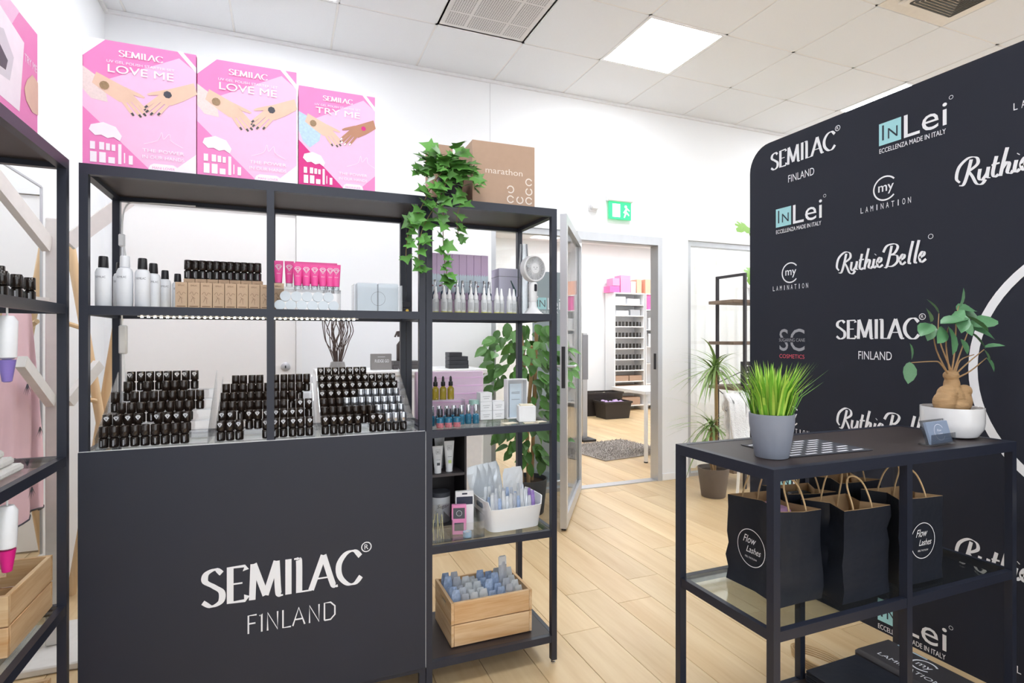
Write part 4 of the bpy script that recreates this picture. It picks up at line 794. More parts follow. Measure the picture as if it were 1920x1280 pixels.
# ================================================================ LOGO BACKDROP
t = thing('logo_backdrop', 'tall black fabric backdrop wall covered in white brand logos', 'backdrop', (2.37, 2.36, 0)); BWD, BHT, RAD = 3.08, 2.28, .13
NAVY = M('black_stretch_fabric', '171c2c', .75, var=.06, scale=3)
out = []
for cx, cz, a0 in ((BWD-RAD, RAD, -90), (BWD-RAD, BHT-RAD, 0), (RAD, BHT-RAD, 90), (RAD, RAD, 180)):
    rr = RAD if cz > 1 else .02; ccx = cx if cz > 1 else (BWD-.02 if cx > 1 else .02); ccz = cz if cz > 1 else .02
    out += [(-(ccx+rr*math.cos(R(a0+k*11.25))), ccz+rr*math.sin(R(a0+k*11.25))) for k in range(9)]
mb = MB(); n = len(out)
mb.add([(0, y, z) for y, z in out]+[(.045, y, z) for y, z in out], [tuple(range(n)), tuple(range(2*n-1, n-1, -1))]+[(i+n, (i+1) % n+n, (i+1) % n, i) for i in range(n)])
obj('fabric_cover', mb, NAVY, t)
for y in (-.25, -2.8): obj('foot_plate', MB().cbox(-.0, y-.02, 0, .3, y+.02, .012, .003, mat=Matrix.Translation((.046, 0, 0))), M('grey_metal_foot', '8c8d90', .4, .7), t)
TQ = M('turquoise_print', 'a3dbe2', .5); RED = M('coral_print', 'd4576a', .5); GRY = M('silver_grey_print', '9c9da6', .5); NVP = M('navy_letter', '1f2c3a', .6)
def bd(kind, y, z, w):
    """logo centred at world y, z with overall width w; local right = -y"""
    X0 = 2.36-y; it = []
    if kind == 'semilac':
        h = w/SEMW*1.02; it = semilac(X0, z+.015, h, 0, w=w); it += [('text', 'FINLAND', X0, z-.075*w/.37, .036*w/.37, 0, {'w': w*.4})]; nm = 'semilac_logo'
    elif kind == 'inlei':
        k = w/.29; q = .095*k; x0 = X0-w/2
        it = [('poly', [(x0, z), (x0+q, z), (x0+q, z+q), (x0, z+q)], 1), ('poly', [(x0+.014*k, z+.02*k), (x0+.022*k, z+.02*k), (x0+.022*k, z+.085*k), (x0+.014*k, z+.085*k)], 4), ('text', 'N', x0+.06*k, z+.02*k, .045*k, 4),
              ('text', 'Lei', x0+q+.012*k, z, .095*k, 0, {'al': 'l', 'w': .165*k}), ('text', 'ECCELLENZA MADE IN ITALY', X0-.01*k, z-.034*k, .02*k, 0, {'w': .265*k}), ('text', 'ECCELLENZA MADE IN ITALY', X0-.0093*k, z-.034*k, .02*k, 0, {'w': .265*k}), ('pen', [arc(0, 0, .007*k, 0, 360, 12)], x0+.287*k, z+.1*k, 1, 0, 0, 0, .0018)]; nm = 'inlei_logo'
    elif kind == 'my':
        k = w/.23; it = [('pen', [arc(0, 0, .05*k, 40, 318, 30)], X0, z+.075*k, 1, 0, 0, 0, .0065*k), ('text', 'my', X0+.003*k, z+.062*k, .04*k, 0, {'w': .066*k}), ('text', 'my', X0+.0045*k, z+.0625*k, .04*k, 0, {'w': .066*k})]
        x = X0-w/2
        for i, ch in enumerate('LAMINATION'): it.append(('text', ch, x+w*(i+.5)/10, z-.012*k, .025*k, 0, {'w': (.012 if ch != 'I' else .004)*k}))
        nm = 'my_lamination_logo'
    elif kind == 'rb':
        k = w/4.4; it = [('pen', RB, X0-w/2, z, k, 0, .095, R(-18), .03, 1)]+[('pen', [arc(0, 0, .009, 0, 360, 12)], X0+w/2+.012, z+k*1.1, 1, 0, 0, 0, .0022)]; nm = 'ruthiebelle_logo'
    elif kind == 'sc':
        it = [('text', 'SC', X0, z+.02, .11, 2, {'w': .15}), ('poly', [(X0-.085, z+.062), (X0+.085, z+.062), (X0+.085, z+.086), (X0-.085, z+.086)], 5), ('text', 'SUGARING CANE', X0, z+.066, .016, 2, {'w': .155}), ('text', 'COSMETICS', X0, z-.018, .02, 3, {'w': .15})]; nm = 'sugaring_cane_logo'
    decal(nm, t, it, ((0, 0, 0), (0, -1, 0), (0, 0, 1)), [WP, TQ, GRY, RED, NVP, NAVY], .0012, .0003)
for a in (('semilac', 2.03, 2.115, .375), ('inlei', 1.497, 2.075, .285), ('my', 1.05, 2.06, .23), ('inlei', 2.04, 1.825, .288), ('my', 1.613, 1.815, .228), ('rb', 1.13, 1.83, .42), ('my', 2.095, 1.51, .225), ('rb', 1.64, 1.555, .395), ('sc', 2.086, 1.17, .17), ('semilac', 1.657, 1.235, .37), ('my', 2.09, .79, .225), ('rb', 1.635, .845, .4), ('inlei', 2.04, .49, .288), ('rb', 1.13, .41, .42), ('inlei', 1.5, .045, .29), ('my', 1.04, .1, .23), ('semilac', 2.03, .2, .37), ('inlei', 1.2, 1.52, .285), ('my', 1.2, .78, .23), ('semilac', 1.2, 1.2, .37)):
    if a[1] < 1.25 and .6 < a[2] < 1.6: continue      # inside the big ring
    bd(*a)
decal('ring_emblem', t, [('pen', [arc(0, 0, .465, 0, 360, 72)], 2.36-.82, 1.14, 1, 0, 0, 0, .03)], ((0, 0, 0), (0, -1, 0), (0, 0, 1)), [WP], .0012, .0003)
# ================================================================ CONSOLE TOP
ZT = .93
t = thing('potted_grass', 'bright green artificial grass in a grey pot on the console', 'plant', (1.232, 1.15, ZT))
obj('pot', MB().lathe([(.041, 0), (.043, .003), (.057, .088), (.058, .118), (.054, .118), (.052, .1)], 26), M('blue_grey_pot', '8b919f', .55, var=.05), t); obj('soil', MB().lathe([(.05, .098), (.05, .104)], 18), M('soil', '3b2c20', .95), t)
rg = random.Random(8); mb = MB()
for k in range(240):
    a = rg.uniform(0, 2*PI); r0 = .046*math.sqrt(rg.random()); L_ = rg.uniform(.09, .16); ln = rg.uniform(.02, .075)*(r0/.046+.25)
    b = Vector((r0*math.cos(a), r0*math.sin(a), .102)); d = Vector((math.cos(a+rg.uniform(-.6, .6)), math.sin(a+rg.uniform(-.6, .6)), 0)); sd = Vector((-d.y, d.x, 0))*.0034
    m_ = b+d*ln*.35+Vector((0, 0, L_*.6)); e = b+d*ln+Vector((0, 0, L_))
    mb.add([b-sd, b+sd, m_+sd*.9, m_-sd*.9, e], [(0, 1, 2, 3), (3, 2, 4)], k % 2)
g = obj('grass_blades', mb, [M('grass_green', '7cbb3a', .5, var=.3, scale=40), M('grass_lime', 'b6dc5c', .5, var=.2, scale=40)], t); g['kind'] = 'stuff'
t = thing('patterned_mat', 'black paper mat with white word pattern beside the grey pot', 'mat', (1.27, 1.12, ZT), R(-3))
obj('sheet', MB().box(0, 0, 0, .30, .19, .0015), M('charcoal_paper', '3a3b44', .6), t)
it = []
for r_ in range(7):
    for c_ in range(5):
        x = .01+c_*.058+(.029 if r_ % 2 else 0); y = .012+r_*.0255
        if x < .25: it.append(('poly', [(x, y), (x+.042, y+.003), (x+.042, y+.011), (x, y+.008)], 0))
decal('white_word_pattern', t, it, ((0, 0, .0015), (1, 0, 0), (0, 1, 0)), [WP], .0003, .00001)
# ginseng ficus
t = thing('bonsai_tree', 'ginseng ficus bonsai in a white bowl pot on the console', 'plant', (2.035, 1.165, ZT))
obj('pot', MB().lathe([(.05, 0), (.068, .006), (.083, .03), (.086, .05), (.086, .098), (.081, .098), (.08, .085)], 30), M('white_ceramic', 'f1f1f3', .2, coat=.4), t); obj('soil', MB().lathe([(.079, .082), (.079, .088)], 22), M('soil', '3b2c20', .95), t)
BRK = M('ginseng_bark', 'b08d64', .7, var=.2, scale=40, stretch=(1, 1, 3), bump=.4)
bm = bmesh.new()
def blob(c, s): bmesh.ops.create_icosphere(bm, subdivisions=3, radius=1, matrix=Matrix.Translation(c) @ Matrix.Diagonal((*s, 1)))
for c, s in (((0, 0, .12), (.032, .03, .05)), ((-.04, -.005, .115), (.03, .026, .036)), ((-.028, -.005, .14), (.026, .024, .03)), ((.03, -.008, .115), (.026, .024, .04)), ((.034, -.012, .148), (.02, .018, .022)), ((0, 0, .165), (.02, .02, .04)), ((-.003, 0, .2), (.02, .019, .018)), ((-.035, -.01, .094), (.024, .012, .01)), ((.038, -.01, .096), (.02, .014, .012)), ((0, -.02, .1), (.03, .02, .02))): blob(c, s)
me = bpy.data.meshes.new('root_trunk'); bm.to_mesh(me); bm.free(); me.materials.append(BRK); me.polygons.foreach_set('use_smooth', [True]*len(me.polygons))
tr = obj('root_trunk', me, None, t); tr.scale = (1.22, 1.15, 1.0); rm_ = tr.modifiers.new('join', 'REMESH'); rm_.mode = 'VOXEL'; rm_.voxel_size = .004; rm_.use_smooth_shade = True
FIC = M('ficus_leaf', '5d8f63', .35, var=.15, scale=20, objvar=.25); FLF = leafmesh('leaf', [(0, 0), (.14, .12), (.25, .35), (.26, .58), (.17, .82), (0, 1.0), (-.17, .82), (-.26, .58), (-.25, .35), (-.14, .12)], FIC, .3)
brs = [[(-.01, 0, .2), (-.05, -.01, .235), (-.075, -.01, .24), (-.14, -.01, .238)], [(-.01, 0, .2), (-.04, .01, .27), (-.065, .0, .34)], [(-.005, 0, .2), (-.03, -.01, .28), (-.035, -.02, .33)], [(.0, 0, .21), (.01, 0, .27), (.005, -.01, .36), (.012, -.01, .39)], [(.005, 0, .205), (.04, .01, .26), (.06, 0, .33)], [(.01, 0, .2), (.05, 0, .23), (.1, -.01, .27)], [(.01, 0, .19), (.05, -.01, .21), (.12, 0, .245)], [(.0, 0, .21), (-.02, .02, .3), (-.01, .03, .37)], [(.01, 0, .2), (.04, .01, .24), (.1, .02, .255)]]
rl = random.Random(21)
SPR = lambda p: (p[0]*1.55, p[1], .2+(p[2]-.2)*1.2)
brs = [[SPR(p) for p in b] for b in brs]
for b in brs: obj('branch', MB().tube(smooth(b, 4), [.003-.0016*i/(4*(len(b)-1)) for i in range(4*(len(b)-1)+1)], 6), BRK, t)
lv = [((-.145, -.01, .24), (-.5, -.3, -1), .06), ((-.14, -.01, .245), (-.2, -.2, .9), .045), ((-.07, 0, .34), (-1, -.3, -.35), .075), ((-.07, 0, .345), (-.6, -.3, .8), .05), ((-.06, -.02, .34), (1, -.4, .35), .07), ((-.065, 0, .34), (-.9, -.4, -.9), .06), ((-.035, -.02, .335), (-.3, -.5, -1), .085), ((-.04, -.01, .33), (-1, -.5, -.7), .07), ((-.035, -.02, .34), (.9, -.4, .4), .06), ((-.03, -.02, .34), (.6, -.4, .7), .055),
      ((.012, -.01, .385), (0, -.4, 1), .055), ((.01, -.01, .375), (-.7, -.6, -.7), .085), ((.015, -.01, .37), (.9, -.5, -.5), .09), ((.015, 0, .38), (.9, -.1, .1), .08), ((.01, -.01, .36), (.2, -.7, -1), .06), ((.02, 0, .365), (1, 0, .2), .095), ((.06, 0, .335), (1, -.4, .3), .09), ((.06, 0, .33), (1, -.4, -.3), .085), ((.06, 0, .32), (.6, -.6, -.8), .06), ((.1, -.01, .275), (.6, -.5, .2), .05), ((.1, -.01, .27), (.4, -.3, -.9), .04), ((.12, 0, .247), (.4, -.4, -.9), .045), ((-.01, .03, .37), (-.4, .2, .8), .05), ((.03, 0, .3), (.1, -.5, -1), .045), ((.1, .02, .34), (1, .1, .1), .075)]
for p, d, s in lv:
    p = Vector(SPR(p)); o = obj('leaf', FLF, None, t); orient(o, p, d, s*1.2, (rl.uniform(-.3, .3), -.7, .8), rl.uniform(-.4, .4))
t = thing('card_holder', 'clear acrylic holder with blue-grey business cards before the bonsai', 'card holder', (1.785, 1.075, ZT), R(4))
obj('holder', MB().box(0, 0, 0, .1, .035, .003).box(0, 0, .003, .1, .002, .028).add([(0, .012, .003), (.1, .012, .003), (.1, .03, .06), (0, .03, .06), (0, .015, .003), (.1, .015, .003), (.1, .033, .06), (0, .033, .06)], [(0, 1, 2, 3), (7, 6, 5, 4), (0, 4, 5, 1), (1, 5, 6, 2), (2, 6, 7, 3), (3, 7, 4, 0)]), ACR, t)
c_ = obj('cards', MB().add([(.006, .004, .0035), (.094, .004, .0035), (.094, .02, .056), (.006, .02, .056), (.006, .011, .0035), (.094, .011, .0035), (.094, .027, .056), (.006, .027, .056)], [(0, 1, 2, 3), (7, 6, 5, 4), (0, 4, 5, 1), (1, 5, 6, 2), (2, 6, 7, 3), (3, 7, 4, 0)]), M('blue_grey_card', '8d9bb2', .5), t)
decal('card_emblem', c_, [('pen', [arc(0, 0, .02, 30, 330, 24)], .05, .028, 1, 0, 0, 0, .0012), ('text', 'Flow', .05, .03, .006, 0, {'shear': .3}), ('text', 'Lashes', .052, .022, .005, 0, {'shear': .3})], ((0, .004, .0035), (1, 0, 0), (0, .29, .957)), [WP])
t.scale = (1.3, 1.1, 1.2)
# ================================================================ PAPER BAGS
PAPB = M('black_kraft_paper', '20242e', .42, var=.2, scale=9, bump=.6); KIN = M('kraft_inside', 'b99871', .8, var=.08); TWI = M('twisted_paper_cord', 'd9b98c', .8, var=.1, scale=150)
def bag(label, loc, rz, W, D, H, logo=None, crumple=.0, fill_=None):
    """open gusseted carrier bag; local front at y=0"""
    t = thing('paper_bag', label, 'bag', loc, rz, None); rb = random.Random(label); nz = 7; mb = MB(); mi = MB()
    def ringp(z, ins):
        g = .012+.02*(z/H); j = lambda: rb.uniform(-1, 1)*crumple
        return [(ins+j(), ins+j(), z), (W/2, ins-.003+j(), z), (W-ins+j(), ins+j(), z), (W-ins-g+j(), D/2, z), (W-ins+j(), D-ins+j(), z), (W/2, D-ins+j(), z), (ins+j(), D-ins+j(), z), (ins+g+j(), D/2, z)]
    rings = [ringp(H*i/nz, 0) for i in range(nz+1)]
    rings = [[(x, y, z+(.006*math.sin(5*x/W+i) if i == nz else 0)) for x, y, z in r] for i, r in enumerate(rings)]
    vs = [p for r in rings for p in r]; n = 8
    fs = [(i*n+k, i*n+(k+1) % n, (i+1)*n+(k+1) % n, (i+1)*n+k) for i in range(nz) for k in range(n)]+[tuple(range(n))[::-1]]
    mb.add(vs, fs); body = obj('bag_body', mb, PAPB, t)
    cx, cy = W/2, D/2; ins = [[(cx+(x-cx)*.985, cy+(y-cy)*.975, max(z, .003)+(.001 if i == nz else 0)) for x, y, z in r] for i, r in enumerate(rings)]
    ins = [[(cx+(x-cx)*.93, cy+(y-cy)*.9, z) for x, y, z in r] for r in ins[3:-1]]+[ins[-1]]; vi = [p for r in ins for p in r]; ni = len(ins)
    mi.add(vi, [(i*n+k, (i+1)*n+k, (i+1)*n+(k+1) % n, i*n+(k+1) % n) for i in range(ni-1) for k in range(n)]+[tuple(range(n))]); mi.add(rings[-1]+ins[-1], [(k, (k+1) % n, n+(k+1) % n, n+k) for k in range(n)])
    obj('kraft_lining', mi, KIN, t)
    for y in (.004, D-.004):
        h = rb.uniform(.075, .095); sw = rb.uniform(-.02, .02); ty = (.012 if y < D/2 else -.012)
        obj('handle', MB().tube(smooth([(W*.3, y+ty*.4, H-.03), (W*.3, y+ty, H+.01), (W*.32+sw*.5, y+ty*2, H+h*.7), (W*.42+sw, y+ty*2.5, H+h), (W*.58+sw, y+ty*2.5, H+h), (W*.68+sw*.5, y+ty*2, H+h*.7), (W*.7, y+ty, H+.01), (W*.7, y+ty*.4, H-.03)], 4), .0026, 6), TWI, t)
    if logo:
        fr_ = ((0, 0, 0), (1, 0, 0), (0, 0, 1)) if logo == 'f' else ((0, D, 0), (0, -1, 0), (0, 0, 1)); c = (W if logo == 'f' else D)/2; r_ = .052
        decal('round_emblem', t, [('pen', [arc(0, 0, r_, 0, 360, 40)], c, H*.5, 1, 0, 0, 0, .0022), ('text', 'Flow', c-.008, H*.5+.012, .022, 0, {'shear': .35, 'w': .045}), ('text', 'Lashes', c+.008, H*.5-.014, .018, 0, {'shear': .35, 'w': .052}), ('text', 'FEEL THE FLOW', c, H*.5-.031, .005, 0, {'w': .045})], fr_, [WP], .0045 if logo == 'f' else .0045, .0001)
    if fill_: obj('wrapped_goods', MB().cbox(W*.3, D*.28, H*.6, W*.72, D*.72, H*.96, .01), fill_, t)
    return t
ZB = .5302
bag('black carrier bag with round emblem on its side, nearest the front corner', (1.235, 1.125, ZB), R(-2), .15, .2, .25, 's', .005, M('lilac_tissue', 'd9a9d6', .7, bump=.4))
bag('plain black carrier bag standing in the middle of the console', (1.405, 1.07, ZB), R(3), .2, .125, .25, None, .005)
bag('black carrier bag with round emblem right of the middle post', (1.655, 1.085, ZB), R(-1), .19, .12, .25, 'f', .002)
bag('black carrier bag at the back left of the console', (1.40, 1.245, ZB), R(-4), .19, .11, .25, None, .003, M('black_tissue', '1f2026', .5, bump=.4))
bag('black carrier bag at the back behind the middle post', (1.625, 1.25, ZB), R(2), .2, .11, .26, None, .002)
# folded bags lying on the bottom board
for k in range(5):
    o = obj('folded_bag', MB().cbox(0, 0, 0, .245, .3, .008, .002), PAPB, None, (1.607+.001*k, 1.064-.001*k, S5+.0004+k*.0084), R(.4*k-.8)); tag(o, ['lowest', 'second lowest', 'middle', 'second highest', 'highest'][k]+' plain folded black bag of the stack on the bottom board', 'bag', 'folded black bags')
    h = MB()
    for e in range(2): h.tube(smooth([(.07+.004*e, .29, .004), (.06+.005*e, .35, .004), (.085, .425+.006*e, .004), (.13, .425+.006*e, .004), (.165, .36, .004), (.17+.004*e, .29, .004)], 4), .0022, 5)
    hd_ = obj('handle', h, TWI, o)
t = thing('folded_bag', 'flat folded grey-black bag printed my LAMINATION on bottom board', 'bag', (1.864, 1.062, S5+.0004), R(-.5)); GB = M('grey_black_paper', '3a373b', .6, var=.12, scale=10)
obj('sheet', MB().cbox(0, 0, 0, .18, .325, .05, .012), GB, t)
decal('printed_logo', t, [('text', 'LAMINATION', .16, .04, .02, 0, {'w': .2}), ('pen', [arc(0, 0, .036, 40, 318, 30)], .17, .112, 1, 0, 0, 0, .006), ('text', 'my', .172, .1, .028, 0, {'w': .046})], ((0, .325, .05), (0, -1, 0), (1, 0, 0)), [WP], .0008)
decal('pale_stripe', t, [('poly', [(.05, .158), (.15, .158), (.15, .165), (.05, .165)], 0)], ((0, .325, .05), (0, -1, 0), (1, 0, 0)), [M('pale_blue_print', 'b9cfe0', .5)], .0008)
# ================================================================ BEHIND THE SHELVES
t = thing('coat_tree', 'white coat tree with upswept arms by the left wall', 'coat rack', (-.84, 2.79, 0)); CTW = M('white_lacquered_wood', 'ebe7e3', .45)
obj('post', MB().cbox(-.03, -.03, .03, .03, .03, 1.73, .004), CTW, t); obj('base', MB().cbox(-.14, -.2, 0, .2, .2, .03, .006), CTW, t)
for a, b in (((-.02, -.03, 1.62), (-.085, -.4, 1.84)), ((.03, .02, 1.64), (.21, .14, 1.86)), ((-.01, -.03, 1.0), (-.012, -.3, 1.17)), ((-.02, -.03, 1.405), (-.09, -.075, 1.412)), ((.03, .02, .99), (.1, .16, 1.14))): obj('arm', MB().bar(a, b, .028, .06 if a[2] > 1.5 else (.044 if a[2] < 1.2 else .012)), CTW, t)
t = thing('cape', 'pink salon cape with black lash motifs hanging on the coat tree', 'cape', (-.93, 2.685, 0)); CPK = M('pink_cape_fabric', 'f2cdd5', .85, var=.1, scale=6)
mb = MB(); nu, nv = 44, 12; vs = []
def cape_ring(tt, a):
    w_ = .1+.125*min(1, tt*1.4); fold = .012*math.sin(9*a+1.5*tt)*min(1, tt*2)
    return ((.022+fold)*math.cos(a), (w_+fold)*math.sin(a), 1.385-.825*tt+(.012*math.sin(4*a) if tt == 1 else 0))
for j in range(nv+1): vs += [cape_ring(j/nv, 2*PI*i/nu) for i in range(nu)]
mb.add(vs, [(j*nu+i, (j+1)*nu+i, (j+1)*nu+(i+1) % nu, j*nu+(i+1) % nu) for j in range(nv) for i in range(nu)]+[tuple(range(nu))]); obj('fabric', mb, CPK, t)
for y, z in ((-.02, 1.08), (.1, .9), (-.13, .82), (.02, .68)):
    obj('lash_motif', MB().add([p for k in range(5) for p in ((.036, y-.004, z), (.037, y+.004, z), (.036, y-.036+.018*k, z-.05+.006*abs(k-2)))], [(3*k, 3*k+1, 3*k+2) for k in range(5)]), INK, t)
obj('hem_trim', MB().tube([cape_ring(1, 2*PI*i/nu) for i in range(nu+1)], .004, 5), INK, t)
obj('hanging_loop', MB().tube([(0, .03, 1.384), (0, .036, 1.4), (0, .044, 1.384)], .002, 5), CPK, t)
t = thing('wooden_stand', 'slanted beech pole stand with pegs behind the white coat tree', 'coat stand', (0, 0, 0)); BCH = woodmat('beech_wood', 'd9b487', 'e9cda6', 'Z', .5, .05)
obj('pole', MB().tube([(-.70, 3.3, 0), (-.95, 3.3, 1.75)], .02, 10), BCH, t); obj('pole', MB().tube([(-.955, 3.36, 0), (-.74, 3.36, 1.5)], .02, 10), BCH, t)
for z in (.95, 1.3): obj('peg', MB().tube([(-.7-.143*z, 3.28, z), (-.76-.143*z, 3.2, z+.03)], .011, 8), BCH, t)
obj('cross_bar', MB().tube([(-.9, 3.33, .55), (-.75, 3.33, .55)], .013, 8), BCH, t)
t = thing('wall_mirror', 'tall frameless mirror with aluminium edge on the left wall', 'mirror', (XL, 2.0, .3)); obj('mirror_glass', MB().box(.001, 0, 0, .008, 1.1, 1.62), M('mirror_silver', 'eef0f0', .02, 1, var=0), t); obj('edge_strip', MB().box(.001, 1.1, -.005, .012, 1.112, 1.625).box(.001, 0, 1.62, .012, 1.1, 1.628), ALU, t)
# reception counter behind the narrow unit
t = thing('reception_counter', 'white reception counter behind the polish display', 'counter', (.2, 3.35, 0)); obj('body', MB().cbox(0, .02, 0, .98, .42, 1.03, .004), WHITE, t); obj('counter_top', MB().cbox(-.02, 0, 1.03, 1.0, .44, 1.06, .004), WHITE, t)
for k in range(2): d_ = obj('door_panel', MB().cbox(.02+k*.48, .004, .06, .48+k*.48, .02, 1.0, .003), M('counter_door_white', 'ececee', .4), t); obj('knob', MB().ball((.44+k*.1, -.004, .6), .01), ALU, d_)
ZC2 = 1.0602
t = thing('twig_vase', 'dark curly twigs in a low vase on the white counter', 'vase', (.305, 3.5, ZC2)); obj('vase', MB().lathe([(.045, 0), (.05, .003), (.04, .05), (.03, .055), (.027, .05)], 18), M('grey_vase', '8d8a88', .5), t); rt = random.Random(4); TWG = M('twig_brown', '5d4c46', .8)
for k in range(26):
    a = rt.uniform(0, 2*PI); w_ = rt.uniform(.2, 1); p = [(.012*math.cos(a), .012*math.sin(a), .02)]
    for j in range(1, 6): p.append((.1*w_*math.cos(a)*math.sin(j*.42)+rt.uniform(-.014, .014), .07*w_*math.sin(a)*math.sin(j*.42)+rt.uniform(-.012, .012), .05+j*.062))
    obj('twig', MB().tube(smooth(p, 3), .0026, 5), TWG, t)
t = thing('grey_box', 'square grey box with white lettering leaning on the counter', 'box', (.50, 3.5, ZC2)); obj('box', MB().cbox(0, 0, 0, .125, .035, .098, .002), M('warm_grey_card', '8c8886', .6), t); decal('lettering', t, [('text', 'FUDGE GO', .066, .045, .018, 0, {'w': .085}), ('poly', [(.04, .078), (.085, .078), (.085, .08), (.04, .08)], 0)], ((0, 0, 0), (1, 0, 0), (0, 0, 1)), [WP])
t = thing('spray_bottle', 'dark brown spray bottle on the counter beside the post', 'bottle', (.70, 3.55, ZC2+.052)); DBR = M('dark_brown_plastic', '3b2f2b', .4)
obj('body', MB().lathe([(.034, 0), (.036, .003), (.036, .1), (.014, .13), (.013, .15)], 16), DBR, t); obj('trigger', MB().prism([(-.03, .15), (.015, .15), (.02, .175), (0, .19), (-.035, .185), (-.05, .15), (-.042, .148), (-.034, .168)], -.01, .01), DBR, t)
for k, (w_, h_) in enumerate(((.17, .026), (.16, .026))): o = obj('flat_case', MB().cbox(-w_/2, -.05, 0, w_/2, .05, h_-.0005, .002), M('charcoal_case', '4b4849', .5), None, (.72, 3.55, ZC2+k*.026)); tag(o, ['lower', 'upper'][k]+' flat charcoal case under the brown spray bottle', 'case', 'cases under spray bottle')
for k, (w_, lb) in enumerate(((.13, 'lowest black case of the four-case stack on the counter'), (.128, 'second black case from the bottom of the stack'), (.125, 'third black case from the bottom of the stack'), (.085, 'shortest black case on top of the stack'))):
    o = obj('flat_case', MB().cbox(0, -.05, 0, w_, .05, .0255, .002), M('black_case', '2c2d33', .45), None, (.985, 3.52, ZC2+k*.026)); tag(o, lb, 'case')
# ficus tree
def leafy(t, n, c, rad, leaf, size, seed, lowz=None):
    rr = random.Random(seed)
    for k in range(n):
        while True:
            q = Vector((rr.uniform(-1, 1), rr.uniform(-1, 1), rr.uniform(-1, 1)))
            if .25 < q.length < 1: break
        p = Vector((c[0]+q.x*rad[0], c[1]+q.y*rad[1], c[2]+q.z*rad[2])); o = obj('leaf', leaf, None, t)
        orient(o, p, (q.x+rr.uniform(-.5, .5), q.y+rr.uniform(-.5, .5)-.2, -.5+rr.uniform(-.5, .4)), rr.uniform(*size), (rr.uniform(-.4, .4), -.8, .7), rr.uniform(-.5, .5))
FT = M('ficus_tree_leaf', '4e7d38', .4, var=.25, scale=15, objvar=.4); FTL = leafmesh('leaf', [(0, 0), (.17, .12), (.3, .35), (.3, .58), (.18, .82), (0, 1.05), (-.18, .82), (-.3, .58), (-.3, .35), (-.17, .12)], FT, .3)
t = thing('ficus_tree', 'leafy green ficus tree standing behind the narrow shelf', 'plant', (1.63, 3.72, 0)); obj('pot', MB().lathe([(.12, 0), (.125, .005), (.15, .24), (.155, .25), (.145, .25), (.14, .22)], 24), M('dark_grey_pot', '3d4148', .5), t); obj('soil', MB().lathe([(.138, .215), (.138, .222)], 18), M('soil', '3b2c20', .95), t); TRK = M('ficus_trunk', 'a3855e', .7, var=.2, scale=30)
for x, y, l in ((-.03, 0, 1.4), (.05, .02, 1.35), (.0, -.04, 1.2)): obj('trunk', MB().tube(smooth([(x, y, .2), (x*1.5-.01, y, .6), (x*1.2+.02, y, 1.0), (x*2, y*2, l)], 4), .014, 7), TRK, t)
leafy(t, 165, (.0, -.03, 1.08), (.34, .25, .34), FTL, (.08, .125), 5); leafy(t, 90, (.02, -.03, .6), (.27, .22, .24), FTL, (.08, .125), 6)
t = thing('roll_up_banner', 'grey InLei roll-up banner behind the glazed partition', 'banner', (1.95, 4.32, 0)); obj('sheet', MB().box(0, 0, .05, .27, .003, 1.82), M('grey_banner', '8a949b', .6), t); obj('base', MB().cbox(-.01, -.06, 0, .28, .06, .05, .006), ALU, t)
decal('inlei_logo', t, [('poly', [(.03, 1.5), (.13, 1.5), (.13, 1.6), (.03, 1.6)], 1), ('text', 'IN', .08, 1.52, .06, 2), ('text', 'Lei', .14, 1.5, .1, 0, {'al': 'l', 'w': .12}), ('text', 'ECCELLENZA', .14, 1.465, .022, 0, {'w': .2})], ((0, 0, 0), (1, 0, 0), (0, 0, 1)), [WP, TQ, NVP])
# ================================================================ RIGHT CORNER: dracaena, industrial shelf, chair
t = thing('dracaena_plant', 'spiky dracaena with bare stems in a taupe pot', 'plant', (3.175, 3.54, 0)); obj('pot', MB().lathe([(.088, 0), (.092, .004), (.118, .2), (.122, .23), (.115, .23), (.11, .2)], 26), M('taupe_pot', '6e655f', .55), t); obj('soil', MB().lathe([(.108, .196), (.108, .202)], 18), M('soil', '3b2c20', .95), t)
DRM = M('dracaena_leaf', '8aa565', .45, var=.25, scale=25, objvar=.25); rd = random.Random(9)
bl = MB(); seg = 6; L_ = []
for i in range(seg+1):
    q = i/seg; L_ += [(-.036*(1-q)**.7-.0004, q, -.7*q*q), (.036*(1-q)**.7+.0004, q, -.7*q*q)]
bl.add(L_, [(2*i, 2*i+1, 2*i+3, 2*i+2) for i in range(seg)]); BLD = bl.mesh('blade', DRM)
for x, y, h, n_ in ((.02, 0, 1.02, 74), (-.03, -.02, .55, 62)):
    obj('stem', MB().tube(smooth([(x*.5, y, .18), (x*1.6, y, h*.6), (x, y, h)], 4), .014, 7), TRK, t)
    for k in range(n_):
        a = rd.uniform(0, 2*PI); e = rd.uniform(-.25, 1.1); o = obj('blade', BLD, None, t); orient(o, (x, y, h+rd.uniform(-.06, .05)), (math.cos(a)*math.cos(e), math.sin(a)*math.cos(e), math.sin(e)), rd.uniform(.24, .38)*(.62 if math.cos(a-.5) > .3 else 1), (0, 0, 1))
t = thing('industrial_shelf', 'black metal rack with brown wood boards in the corner', 'shelf', (3.56, 3.6, 0)); RW = woodmat('rustic_brown_wood', '6f5d50', '8d7a69', 'X', .6, .05); DM = M('dark_rack_metal', '38363a', .5)
for x in (0, .95):
    for y in (0, .32): obj('post', MB().box(x, y, 0, x+.022, y+.022, 1.8), DM, t)
    obj('top_bar', MB().box(x, .022, 1.778, x+.022, .32, 1.8), DM, t)
for z in (.13, .82, 1.2, 1.55):
    obj('board', MB().cbox(-.1, .0225, z, 1.06, .3195, z+.028, .003), RW, t)
